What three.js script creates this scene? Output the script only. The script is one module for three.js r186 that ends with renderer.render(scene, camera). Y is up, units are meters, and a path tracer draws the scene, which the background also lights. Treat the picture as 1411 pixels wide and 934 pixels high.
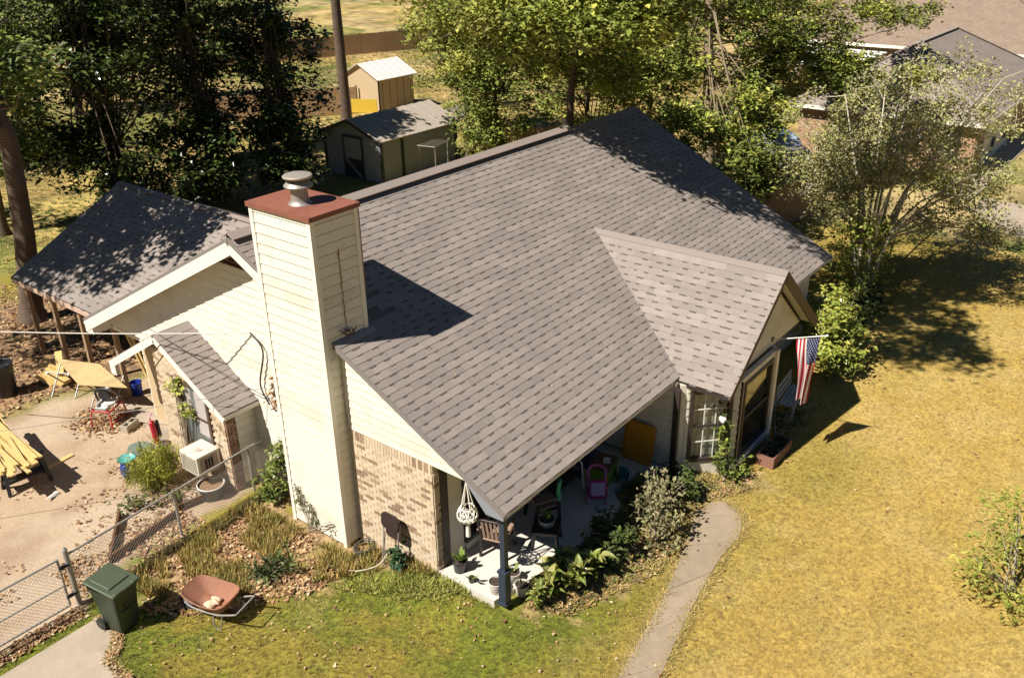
import * as THREE from 'three';
import { mergeGeometries, mergeVertices } from 'three/addons/utils/BufferGeometryUtils.js';
import { RoundedBoxGeometry } from 'three/addons/geometries/RoundedBoxGeometry.js';

// ───────────────────────── camera, sky, sun, exposure ─────────────────────────
const scene = new THREE.Scene();
const V = (x, y, z) => new THREE.Vector3(x, y, z);
const camera = new THREE.PerspectiveCamera(41.45, 1024 / 677, 0.1, 900);
{
  const rad = Math.PI / 180, pitch = 25.69 * rad, roll = 0.903 * rad, psi = 38.27 * rad;
  const F = V(Math.cos(pitch) * Math.cos(psi), -Math.sin(pitch), -Math.cos(pitch) * Math.sin(psi));
  const R = V(Math.sin(psi), 0, Math.cos(psi));
  const U = R.clone().cross(F);
  const c = Math.cos(roll), s = Math.sin(roll);
  const R2 = R.clone().multiplyScalar(c).addScaledVector(U, -s);
  const U2 = R.clone().multiplyScalar(s).addScaledVector(U, c);
  camera.position.set(-9.84, 12.03, 7.98);
  camera.quaternion.setFromRotationMatrix(new THREE.Matrix4().makeBasis(R2, U2, F.clone().negate()));
  camera.updateMatrixWorld();
}
const SUN = V(0.6, -0.775, 0.19).normalize();      // the way the light travels
{
  const w = 128, h = 64, d = new Float32Array(w * h * 4);
  for (let j = 0; j < h; j++) for (let i = 0; i < w; i++) {
    const el = (j + 0.5) / h * Math.PI - Math.PI / 2, az = ((i + 0.5) / w - 0.5) * 2 * Math.PI;
    const dir = V(Math.cos(el) * Math.cos(az), Math.sin(el), Math.cos(el) * Math.sin(az));
    const g = Math.max(0, -dir.dot(SUN)), up = Math.max(0, Math.sin(el));
    const t = Math.pow(1 - up, 3.0);
    const halo = 0.25 * Math.pow(g, 8);
    const k = (j * w + i) * 4;
    d[k] = 0.009 + 0.05 * t + halo * 0.22; d[k + 1] = 0.036 + 0.068 * t + halo * 0.22; d[k + 2] = 0.09 + 0.075 * t + halo * 0.2; d[k + 3] = 1;
  }
  const t = new THREE.DataTexture(d, w, h, THREE.RGBAFormat, THREE.FloatType);
  t.mapping = THREE.EquirectangularReflectionMapping; t.magFilter = THREE.LinearFilter; t.minFilter = THREE.LinearFilter; t.needsUpdate = true;
  scene.background = t; scene.environment = t;
}
const sun = new THREE.DirectionalLight(new THREE.Color(1, 0.945, 0.86), 4.7);
sun.position.copy(SUN.clone().multiplyScalar(-80).add(V(10, 0, -8))); sun.target.position.set(10, 0, -8);
sun.castShadow = true; sun.shadow.mapSize.set(4096, 4096);
Object.assign(sun.shadow.camera, { left: -45, right: 45, top: 45, bottom: -45, near: 1, far: 200 });
scene.add(sun); scene.add(sun.target);
const renderer = new THREE.WebGLRenderer({ antialias: true });
renderer.toneMapping = THREE.LinearToneMapping; renderer.toneMappingExposure = 1.66;
renderer.shadowMap.enabled = true;

// ───────────────────────── helpers ─────────────────────────
let seed = 12345;
const rnd = () => { seed |= 0; seed = seed + 0x6D2B79F5 | 0; let t = Math.imul(seed ^ seed >>> 15, 1 | seed); t = t + Math.imul(t ^ t >>> 7, 61 | t) ^ t; return ((t ^ t >>> 14) >>> 0) / 4294967296; };
const rr = (a, b) => a + (b - a) * rnd();
const gauss = () => (rnd() + rnd() + rnd() + rnd() - 2) * 0.9;
const reseed = (n) => { seed = n; };
const pick = (a) => a[Math.floor(rnd() * a.length) % a.length];
const C = (r, g, b) => new THREE.Color().setRGB(r, g, b);
const clamp = (x, a = 0, b = 1) => Math.min(b, Math.max(a, x));
const sstep = (a, b, x) => { const t = clamp((x - a) / (b - a)); return t * t * (3 - 2 * t); };
const hash2 = (i, j) => { let h = Math.imul(i, 374761393) + Math.imul(j, 668265263) | 0; h = Math.imul(h ^ h >>> 13, 1274126177); return ((h ^ h >>> 16) >>> 0) / 4294967296; };
function vnoise(x, y, per = 0) {
  const xi = Math.floor(x), yi = Math.floor(y), fx = x - xi, fy = y - yi, u = fx * fx * (3 - 2 * fx), v = fy * fy * (3 - 2 * fy);
  const m = per ? (a) => ((a % per) + per) % per : (a) => a;
  const a = hash2(m(xi), m(yi)), b = hash2(m(xi + 1), m(yi)), c = hash2(m(xi), m(yi + 1)), d = hash2(m(xi + 1), m(yi + 1));
  return a + (b - a) * u + (c - a) * v + (a - b - c + d) * u * v;
}
const fbm = (x, y, o = 4) => { let s = 0, a = 0.5, n = 0; for (let i = 0; i < o; i++) { s += a * vnoise(x + i * 17.3, y - i * 9.1); n += a; a *= 0.5; x *= 2.03; y *= 2.03; } return s / n; };
const fbmP = (x, y, p, o = 4) => { let s = 0, a = 0.5, n = 0; for (let i = 0; i < o; i++) { s += a * vnoise(x, y, p); n += a; a *= 0.5; x *= 2; y *= 2; p *= 2; } return s / n; };
const toS = (c) => c <= 0.0031308 ? c * 12.92 : 1.055 * Math.pow(c, 1 / 2.4) - 0.055;
function tex(n, m, fn, srgb = true) {               // fn(i/n, j/m) -> [r,g,b] (linear) or a grey value
  const d = new Uint8Array(n * m * 4);
  for (let j = 0; j < m; j++) for (let i = 0; i < n; i++) {
    const c = fn((i + 0.5) / n, (j + 0.5) / m), k = (j * n + i) * 4;
    const a = typeof c === 'number' ? [c, c, c] : c;
    for (let q = 0; q < 3; q++) d[k + q] = Math.round(255 * clamp(srgb ? toS(a[q]) : a[q]));
    d[k + 3] = 255;
  }
  const t = new THREE.DataTexture(d, n, m, THREE.RGBAFormat);
  t.wrapS = t.wrapT = THREE.RepeatWrapping; t.magFilter = THREE.LinearFilter; t.minFilter = THREE.LinearMipmapLinearFilter; t.generateMipmaps = true;
  if (srgb) t.colorSpace = THREE.SRGBColorSpace;
  t.needsUpdate = true; return t;
}
const scaled = (t, s) => { const c = t.clone(); c.repeat.set(s, s); c.needsUpdate = true; return c; };
const mottle = tex(256, 256, (u, v) => 0.62 + 0.55 * (fbmP(u * 6, v * 6, 6, 5) - 0.5) + 0.18 * (hash2(Math.floor(u * 256), Math.floor(v * 256)) - 0.5), false);
mottle.colorSpace = THREE.NoColorSpace;
const grainNoise = tex(256, 256, (u, v) => 0.5 + 0.6 * (fbmP(u * 32, v * 32, 32, 3) - 0.5) + 0.25 * (hash2(Math.floor(u * 256) + 7, Math.floor(v * 256)) - 0.5), false);
const woodTexture = (r, g, b, k = 0.35) => tex(256, 256, (u, v) => { const n = 1 + k * (fbmP(u * 4, v * 64, 4, 3) - 0.5) * 2 + k * 0.7 * (fbmP(u * 8, v * 8, 8, 3) - 0.5); return [r * n, g * n, b * n]; });
const dirtyTexture = (r, g, b, k, s, dr, dg, db, amount) => tex(512, 512, (u, v) => {
  const n = 1 + k * (fbmP(u * s, v * s, s, 5) - 0.5) * 2, m = clamp((fbmP(u * 5 + 3, v * 5, 5, 6) - 0.5) * 3.5) * amount;
  return [r * n * (1 - m) + dr * m, g * n * (1 - m) + dg * m, b * n * (1 - m) + db * m];
});
function mat(color, rough = 0.8, o = {}) {
  const p = { color: Array.isArray(color) ? C(...color) : color, roughness: rough, ...o };
  return o.transmission || o.clearcoat || o.sheen ? new THREE.MeshPhysicalMaterial(p) : new THREE.MeshStandardMaterial(p);
}
// metric uv from the dominant axis of each face
function metricUV(g) {
  if (g.index) g = g.toNonIndexed();
  if (!g.attributes.normal) g.computeVertexNormals();
  const p = g.attributes.position, uv = new Float32Array(p.count * 2), a = V(0, 0, 0), b = V(0, 0, 0), c = V(0, 0, 0);
  for (let i = 0; i < p.count; i += 3) {
    a.fromBufferAttribute(p, i); b.fromBufferAttribute(p, i + 1); c.fromBufferAttribute(p, i + 2);
    b.sub(a); c.sub(a); b.cross(c); const nx = Math.abs(b.x), ny = Math.abs(b.y), nz = Math.abs(b.z);
    for (let k = 0; k < 3; k++) {
      const x = p.getX(i + k), y = p.getY(i + k), z = p.getZ(i + k);
      const q = (i + k) * 2;
      if (ny >= nx && ny >= nz) { uv[q] = x; uv[q + 1] = z; } else if (nx >= nz) { uv[q] = z; uv[q + 1] = y; } else { uv[q] = x; uv[q + 1] = y; }
    }
  }
  g.setAttribute('uv', new THREE.BufferAttribute(uv, 2)); return g;
}
function place(g, x = 0, y = 0, z = 0, rx = 0, ry = 0, rz = 0) {
  g.applyMatrix4(new THREE.Matrix4().compose(V(x, y, z), new THREE.Quaternion().setFromEuler(new THREE.Euler(rx, ry, rz, 'YXZ')), V(1, 1, 1))); return g;
}
const box = (w, h, d, x, y, z, rx, ry, rz) => place(new THREE.BoxGeometry(w, h, d), x, y, z, rx, ry, rz);
const rbox = (w, h, d, r, x, y, z, rx, ry, rz) => place(new RoundedBoxGeometry(w, h, d, 2, r), x, y, z, rx, ry, rz);
const cyl = (r1, r2, h, x, y, z, n = 16, rx, ry, rz, open = false) => place(new THREE.CylinderGeometry(r1, r2, h, n, 1, open), x, y, z, rx, ry, rz);
const lathe = (pts, x, y, z, n = 24) => place(new THREE.LatheGeometry(pts.map(([a, b]) => new THREE.Vector2(a, b)), n), x, y, z);
function tube(pts, r, n = 6, seg) { const c = new THREE.CatmullRomCurve3(pts.map((p) => V(...p)), false, 'centripetal'); return new THREE.TubeGeometry(c, seg || Math.max(2, pts.length * 5), r, n, false); }
function bar(a, b, r, n = 6, r2 = r) {              // straight tapered rod between two points
  const A = V(...a), B = V(...b), d = B.clone().sub(A), L = d.length();
  const g = new THREE.CylinderGeometry(r2, r, L, n, 1); g.translate(0, L / 2, 0);
  g.applyQuaternion(new THREE.Quaternion().setFromUnitVectors(V(0, 1, 0), d.normalize())); g.translate(A.x, A.y, A.z); return g;
}
function beam(a, b, w, h, up = V(0, 1, 0)) {        // rectangular bar between two points; h is along up
  const A = V(...a), B = V(...b), x = B.clone().sub(A), L = x.length(); x.normalize();
  const z = x.clone().cross(up).normalize(), y = z.clone().cross(x);
  const g = new THREE.BoxGeometry(L, h, w); g.applyMatrix4(new THREE.Matrix4().makeBasis(x, y, z));
  const m = A.add(B).multiplyScalar(0.5); g.translate(m.x, m.y, m.z); return g;
}
function slab(poly, thick, n) {                     // prism of a planar polygon, thickness away from the outward normal
  const p = poly.map((q) => V(...q));
  const N = n ? V(...n).normalize() : p[1].clone().sub(p[0]).cross(p[2].clone().sub(p[0])).normalize();
  if (!n && N.y < 0) N.negate();
  const q = p.map((a) => a.clone().addScaledVector(N, -thick));
  const pos = []; const tri = (a, b, c) => pos.push(a.x, a.y, a.z, b.x, b.y, b.z, c.x, c.y, c.z);
  const ccw = p[1].clone().sub(p[0]).cross(p[2].clone().sub(p[0])).dot(N) > 0;
  const X = p[1].clone().sub(p[0]).normalize(), Y = N.clone().cross(X);
  const fl = p.map((a) => new THREE.Vector2(a.clone().sub(p[0]).dot(X), a.clone().sub(p[0]).dot(Y)));
  for (const [a, b, c] of THREE.ShapeUtils.triangulateShape(fl, [])) {
    const s = (fl[b].x - fl[a].x) * (fl[c].y - fl[a].y) - (fl[b].y - fl[a].y) * (fl[c].x - fl[a].x) > 0;
    if (s) { tri(p[a], p[b], p[c]); tri(q[a], q[c], q[b]); } else { tri(p[a], p[c], p[b]); tri(q[a], q[b], q[c]); }
  }
  for (let i = 0; i < p.length; i++) { const j = (i + 1) % p.length; if (ccw) { tri(p[i], q[i], q[j]); tri(p[i], q[j], p[j]); } else { tri(p[i], q[j], q[i]); tri(p[i], p[j], q[j]); } }
  const g = new THREE.BufferGeometry(); g.setAttribute('position', new THREE.Float32BufferAttribute(pos, 3)); g.computeVertexNormals(); return g;
}
const names = {};
const numbered = (n) => { const k = names[n] = (names[n] ?? -1) + 1; return k ? `${n}_${String(k).padStart(3, '0')}` : n; };
function mesh(name, geos, m, parent = scene) {
  const list = (Array.isArray(geos) ? geos : [geos]).map((g) => { g = metricUV(g); for (const k of Object.keys(g.attributes)) if (!['position', 'normal', 'uv'].includes(k)) g.deleteAttribute(k); return g; });
  const g = list.length > 1 ? mergeGeometries(list) : list[0];
  const o = new THREE.Mesh(g, m); o.castShadow = o.receiveShadow = true; o.name = parent === scene ? numbered(name) : name; parent.add(o); return o;
}
const tag = (o, label, category, group, kind) => { o.userData = { label, category }; if (group) o.userData.group = group; if (kind) o.userData.kind = kind; return o; };
function thing(name, label, category, [x, y, z] = [0, 0, 0], turn = 0, group) {
  const o = new THREE.Group(); o.name = numbered(name); scene.add(o); o.position.set(x, y, z); o.rotation.y = turn; return tag(o, label, category, group);
}
const struct = (o, label, category = 'ground') => tag(o, label, category, null, 'structure');
function instanced(name, geo, m, mats, cols, parent = scene) {
  const o = new THREE.InstancedMesh(geo, m, mats.length); mats.forEach((a, i) => o.setMatrixAt(i, a)); if (cols) cols.forEach((c, i) => o.setColorAt(i, c));
  o.castShadow = o.receiveShadow = true; o.name = parent === scene ? numbered(name) : name; parent.add(o); return o;
}
const M4 = (p, e, s) => new THREE.Matrix4().compose(p, new THREE.Quaternion().setFromEuler(e), typeof s === 'number' ? V(s, s, s) : s);

// ───────────────────────── materials ─────────────────────────
const T = {
  siding: dirtyTexture(0.72, 0.672, 0.555, 0.06, 24, 0.4, 0.34, 0.22, 0.3),
  concrete: dirtyTexture(0.42, 0.355, 0.28, 0.12, 24, 0.25, 0.2, 0.14, 0.45),
  pine: woodTexture(0.62, 0.44, 0.17, 0.25), fence: woodTexture(0.34, 0.21, 0.12), oldWood: woodTexture(0.17, 0.13, 0.095), bark: woodTexture(0.13, 0.09, 0.06, 0.6),
  rust: dirtyTexture(0.24, 0.085, 0.05, 0.12, 16, 0.13, 0.045, 0.03, 0.5),
};
const M = {
  siding: mat([1, 1, 1], 0.55, { map: scaled(T.siding, 0.4), bumpMap: scaled(grainNoise, 2), bumpScale: 0.0012 }),
  trim: mat([0.76, 0.72, 0.62], 0.5, { bumpMap: scaled(mottle, 1), bumpScale: 0.001 }),
  mortar: mat([0.56, 0.47, 0.35], 0.95, { bumpMap: scaled(grainNoise, 3), bumpScale: 0.003 }),
  sheath: mat([0.2, 0.15, 0.1], 0.9), drip: mat([0.2, 0.18, 0.165], 0.6), whiteDrip: mat([0.6, 0.57, 0.52], 0.5),
  roofDeck: mat([0.16, 0.13, 0.115], 0.95),
  shingle: mat([1, 1, 1], 0.93, { vertexColors: true, bumpMap: scaled(grainNoise, 3), bumpScale: 0.004 }),
  darkTrim: mat([0.045, 0.032, 0.028], 0.5), brownTrim: mat([0.09, 0.055, 0.035], 0.6), post: mat([0.03, 0.042, 0.065], 0.42),
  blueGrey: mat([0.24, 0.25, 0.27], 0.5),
  rust: mat([1, 1, 1], 0.75, { map: scaled(T.rust, 0.6) }), rustStain: mat([0.3, 0.14, 0.06], 0.9),
  galv: mat([0.36, 0.33, 0.29], 0.5, { metalness: 0.45, bumpMap: scaled(mottle, 3), bumpScale: 0.002 }),
  galvDull: mat([0.36, 0.33, 0.29], 0.55, { metalness: 0.4 }),
  glass: mat([0.012, 0.014, 0.015], 0.06, { metalness: 0 }), paneGlass: mat([0.9, 0.93, 0.92], 0.03, { transmission: 1, thickness: 0 }),  // glass: near-black colour stands in for the unlit space behind the pane
  curtain: mat([0.5, 0.46, 0.4], 0.95),
  concrete: mat([0.9, 0.87, 0.82], 0.9, { map: scaled(T.concrete, 0.25), bumpMap: scaled(grainNoise, 1.5), bumpScale: 0.004 }),
  porch: mat([0.58, 0.54, 0.47], 0.85, { bumpMap: scaled(mottle, 1), bumpScale: 0.003 }),
  pine: mat([1, 1, 1], 0.7, { map: scaled(T.pine, 0.8) }), fence: mat([1, 1, 1], 0.85, { map: scaled(T.fence, 0.5) }), oldWood: mat([1, 1, 1], 0.9, { map: scaled(T.oldWood, 0.6) }),
  bark: mat([1, 1, 1], 0.95, { map: scaled(T.bark, 0.7), bumpMap: scaled(mottle, 2), bumpScale: 0.03 }), paleBark: mat([0.34, 0.28, 0.2], 0.85, { bumpMap: scaled(mottle, 2), bumpScale: 0.01 }),
  black: mat([0.018, 0.018, 0.02], 0.5), blackPlastic: mat([0.02, 0.021, 0.022], 0.35), steel: mat([0.3, 0.3, 0.3], 0.4, { metalness: 0.8 }),
  white: mat([0.72, 0.7, 0.64], 0.45), rope: mat([0.75, 0.71, 0.62], 0.9), soil: mat([0.07, 0.045, 0.03], 1, { bumpMap: scaled(mottle, 6), bumpScale: 0.03 }),
  rubber: mat([0.025, 0.023, 0.022], 0.8),
};
const brickMats = [[0.56, 0.44, 0.30], [0.62, 0.49, 0.34], [0.52, 0.40, 0.27], [0.58, 0.47, 0.34], [0.36, 0.245, 0.155], [0.27, 0.18, 0.115]].map((c) => mat(c, 0.9, { bumpMap: scaled(mottle, 5), bumpScale: 0.006 }));
const redBrickMats = [[0.3, 0.16, 0.1], [0.36, 0.2, 0.13], [0.24, 0.12, 0.08], [0.4, 0.27, 0.18]].map((c) => mat(c, 0.9, { bumpMap: scaled(mottle, 5), bumpScale: 0.006 }));

// ───────────────────────── ground ─────────────────────────
const FZ = -7.0;                                     // line of the chain-link fence
const walkL = [[5.75, 1.25], [5.2, 1.15], [4.4, 1.42], [3.2, 1.75], [2.0, 2.0], [0.9, 2.18], [0.0, 2.32], [-1.5, 2.5]];
const walkR = [[5.95, 1.5], [5.75, 1.95], [5.15, 2.25], [4.2, 2.28], [3.0, 2.42], [1.9, 2.6], [0.7, 2.84], [-1.2, 3.15]];
const inPoly = (x, z, P) => { let c = false; for (let i = 0, j = P.length - 1; i < P.length; j = i++) if ((P[i][1] > z) !== (P[j][1] > z) && x < (P[j][0] - P[i][0]) * (z - P[i][1]) / (P[j][1] - P[i][1]) + P[i][0]) c = !c; return c; };
const walkPoly = [...walkL, ...walkR.slice().reverse()];
const drivePoly = [[-4.5, -6.35], [-4.45, -5.75], [-4.7, -5.35], [-4.95, -5.2], [-5.0, -4.4], [-6.2, -3.2], [-14, -3.2], [-14, -6.35]];
const bedPorch = [[0.35, 0.0], [0.9, 0.75], [2.2, 1.25], [3.3, 1.6], [4.6, 1.3], [5.6, 1.15], [6.9, 1.9], [7.6, 1.5], [7.1, 1.0], [6, 0], [5, -0.5]];
const bedChimney = [[-3.7, -6.9], [-3.5, -5.7], [-2.6, -4.75], [-1.5, -3.9], [-0.7, -3.2], [0.1, -1.7], [0.3, -3], [0, -6], [0.7, -7.0]];
const edgeDist = (x, z, P) => { let d = 1e9; for (let i = 0, j = P.length - 1; i < P.length; j = i++) { const ax = P[j][0], az = P[j][1], bx = P[i][0] - ax, bz = P[i][1] - az, t = clamp(((x - ax) * bx + (z - az) * bz) / (bx * bx + bz * bz)); d = Math.min(d, Math.hypot(x - ax - bx * t, z - az - bz * t)); } return inPoly(x, z, P) ? d : -d; };
const mix = (a, b, t) => [a[0] + (b[0] - a[0]) * t, a[1] + (b[1] - a[1]) * t, a[2] + (b[2] - a[2]) * t];
function groundAt(x, z) {                            // base colour of turf, soil and worn yard, and how grassy it is
  const n1 = fbm(x * 0.35 + 5, z * 0.35, 4), n2 = fbm(x * 1.4, z * 1.4 + 9, 4), n3 = fbm(x * 6, z * 6, 3), n4 = vnoise(x * 30, z * 30);
  const gold = [0.415, 0.288, 0.07], straw = [0.45, 0.325, 0.095], olive = [0.225, 0.185, 0.022], green = [0.14, 0.165, 0.01];
  let c = mix(gold, straw, sstep(0.35, 0.7, n2));
  // greener turf: the front corner, along the walk, and patches by the house
  const front = sstep(2.6, 0.6, z + 0.35 * x * 0.2) * sstep(3.5, 0.5, x), nearHouse = sstep(5.2, 2.0, z) * 0.6 * sstep(17, 5, x), backLawn = sstep(-9, -14, z) * 0.4;
  let g = clamp(front * 0.95 + nearHouse + backLawn + (n1 - 0.5) * 1.0 + (n2 - 0.5) * 0.35);
  if (x > 12 && z < 1) g = clamp(g + 0.45);
  c = mix(c, olive, g * 0.85); c = mix(c, green, clamp(front * 1.25 * sstep(0.33, 0.55, n1 * 0.6 + n2 * 0.4)) * 0.9);
  c = mix(c, [0.42, 0.28, 0.11], sstep(0.6, 0.78, n2 + 0.25 * (n3 - 0.5)) * 0.25);
  let grass = 1;
  // planting beds: brown litter and soil
  const b = (x > 9 || x < -5.2 || z > 3.4 || z < -8.4 ? -2 : Math.max(edgeDist(x, z, bedPorch), edgeDist(x, z, bedChimney))) + (n2 - 0.5) * 1.0 + (n3 - 0.5) * 0.4;
  const tb = sstep(-0.15, 0.2, b);
  const bed = mix([0.25, 0.155, 0.08], [0.42, 0.28, 0.145], sstep(0.3, 0.65, n3)); c = mix(c, mix(bed, [0.24, 0.19, 0.05], sstep(0.5, 0.62, n2) * 0.6), tb); grass -= tb * 0.7;
  // worn yard behind the fence: packed tan soil and old concrete
  const yb = FZ - 0.25 + 0.75 * sstep(-4.0, -4.7, x) - z + (n2 - 0.5) * 0.6, ty = sstep(0, 0.4, yb) * sstep(-15.2, -14.2, z - 0.35 * x + (n1 - 0.5) * 2) * sstep(3, 1.5, x);
  const yard = mix([0.44, 0.325, 0.215], [0.36, 0.25, 0.16], sstep(0.35, 0.65, n2)); c = mix(c, mix(yard, [0.47, 0.36, 0.25], sstep(0.52, 0.7, n1)), ty); grass -= ty * 1.3;
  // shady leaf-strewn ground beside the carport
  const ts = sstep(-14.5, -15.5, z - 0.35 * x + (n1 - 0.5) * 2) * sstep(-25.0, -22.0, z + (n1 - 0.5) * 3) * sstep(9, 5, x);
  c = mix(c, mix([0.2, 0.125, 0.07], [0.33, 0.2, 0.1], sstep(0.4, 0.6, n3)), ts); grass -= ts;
  const f = 1 + ((n3 - 0.5) * 0.26 + (n4 - 0.5) * 0.6) * (1 - 0.65 * ty);
  return [c[0] * f, c[1] * f, c[2] * f, clamp(grass)];
}
const slabEdge = [[0.14, -2.2], [0.14, -0.42], [1.0, -0.25], [1.7, -0.12], [3.6, 0.0], [4.15, -0.1], [4.5, -0.55], [5.6, -0.45], [6.02, 0.05], [6.1, -2.2]];
const groundH = (x, z) => (x < -2 || x > 8 || z < -4.5 || z > 2.5 || inPoly(x, z, slabEdge)) ? 0 : 0.2 * sstep(-1.3, -0.12, edgeDist(x, z, slabEdge)) * sstep(1.9, 0.7, z) * sstep(-4.4, -3.2, z);   // soil banked against the porch slab
const LX0 = -13, LX1 = 27, LZ0 = -26, LZ1 = 14;
{
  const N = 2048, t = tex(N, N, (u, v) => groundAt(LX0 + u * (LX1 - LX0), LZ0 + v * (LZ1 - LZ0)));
  t.wrapS = t.wrapT = THREE.ClampToEdgeWrapping;
  const g = new THREE.PlaneGeometry(LX1 - LX0, LZ1 - LZ0, 260, 260); g.rotateX(-Math.PI / 2); g.translate((LX0 + LX1) / 2, 0, (LZ0 + LZ1) / 2);
  const p = g.attributes.position, uv = g.attributes.uv;
  for (let i = 0; i < p.count; i++) p.setY(i, groundH(p.getX(i), p.getZ(i))); g.computeVertexNormals();
  for (let i = 0; i < p.count; i++) uv.setXY(i, (p.getX(i) - LX0) / (LX1 - LX0), (p.getZ(i) - LZ0) / (LZ1 - LZ0));
  const b = grainNoise.clone(); b.repeat.set(60, 60); b.needsUpdate = true;
  const o = new THREE.Mesh(g, new THREE.MeshStandardMaterial({ map: t, roughness: 1, bumpMap: b, bumpScale: 0.018 }));
  o.name = 'lawn'; o.receiveShadow = true; o.castShadow = true; scene.add(o); struct(o, 'golden and green lawn with worn tan side yard around the house', 'lawn');
}
{
  const t = tex(1024, 1024, (u, v) => { const a = fbmP(u * 6, v * 6, 6, 5), b = fbmP(u * 40, v * 40, 40, 3), c = mix(mix([0.34, 0.245, 0.075], [0.15, 0.155, 0.03], sstep(0.34, 0.58, a)), [0.4, 0.29, 0.13], sstep(0.5, 0.66, fbmP(u * 9 + 4, v * 9, 9, 4)) * 0.8), f = 1 + (b - 0.5) * 1.5; return c.map((q) => q * f); });
  t.repeat.set(14, 14);
  const g = new THREE.PlaneGeometry(700, 700); g.rotateX(-Math.PI / 2); g.translate(60, -0.03, -40);
  const o = new THREE.Mesh(g, new THREE.MeshStandardMaterial({ map: t, roughness: 1 })); o.name = 'ground'; o.receiveShadow = true; scene.add(o); struct(o, 'dry yellow grass ground stretching behind the houses');
}
function flat(name, poly, y, thick, m, label, cat) {
  const o = mesh(name, slab(poly.map(([x, z]) => [x, y, z]), thick, [0, 1, 0]), m); return struct(o, label, cat);
}
{
  const sm = (L) => new THREE.CatmullRomCurve3(L.map(([x, z]) => V(x, 0, z))).getPoints(48).map((p) => [p.x, p.z]), a = sm(walkL), b = sm(walkR), w = new THREE.Group();
  w.name = 'walkway'; scene.add(w); struct(w, 'curved concrete walk running through the front lawn to the porch', 'walkway');
  const wm = [0, 1, 2].map((k) => mat([0.78 - 0.04 * k, 0.72 - 0.035 * k, 0.62 - 0.03 * k], 0.9, { map: scaled(T.concrete, 0.3), bumpMap: scaled(grainNoise, 1.2), bumpScale: 0.004 }));
  for (let k = 0; k < 6; k++) { const A = a.slice(k * 8, k * 8 + 9), B = b.slice(k * 8, k * 8 + 9); const g = 0.006; const n = A.length - 1; const sh = (P) => { const q = P.map((p) => p.slice()); for (const [e, f] of [[0, 1], [n, n - 1]]) { const L = Math.hypot(q[f][0] - q[e][0], q[f][1] - q[e][1]); q[e] = [q[e][0] + (q[f][0] - q[e][0]) / L * g, q[e][1] + (q[f][1] - q[e][1]) / L * g]; } return q; }; mesh('slab', slab([...sh(A), ...sh(B).reverse()].map(([x, z]) => [x, 0.03 + (k % 3) * 0.003, z]), 0.1, [0, 1, 0]), wm[k % 3], w); }
  flat('driveway', drivePoly, 0.03, 0.1, M.concrete, 'pale concrete driveway apron in front of the chain-link gate', 'driveway');
  flat('path', [[33.5, -0.9], [46, -0.9], [60, -0.9], [60, 0.3], [46, 0.3], [33.5, 0.3], [32.5, -0.2]], 0.02, 0.1, M.concrete, 'concrete path in front of the brick neighbouring house', 'path');
  flat('side_driveway', [[31.5, 0.8], [33.8, 0.5], [33.2, 8], [26, 9], [29.5, 2.2]], 0.012, 0.1, M.concrete, 'concrete driveway crossing the lawn by the neighbouring house', 'driveway');
}
flat('patio_pad', [[-0.36, -10.2], [0.5, -10.2], [0.5, -14.6], [0.36, -14.2], [-0.02, -12.0], [-0.3, -10.7]], 0.025, 0.1, M.concrete, 'pale concrete pad beside the annex and carport opening', 'patio');
const onHard = (x, z) => inPoly(x, z, walkPoly) || inPoly(x, z, drivePoly);

// ───────────────────────── the house ─────────────────────────
const HE = 2.55, HR = 6.17, HD = 6.97, HL = 15.73, MS = (HR - HE) / HD;
const roofY = (z) => HE - MS * z;                    // front slope
const house = thing('brick_house', 'cream-sided brick house with grey-brown shingle roof and tall chimney', 'house');
const shingles = [], bricks = [];                    // collected; the largest in view become single pieces
const camP = camera.position;

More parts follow.
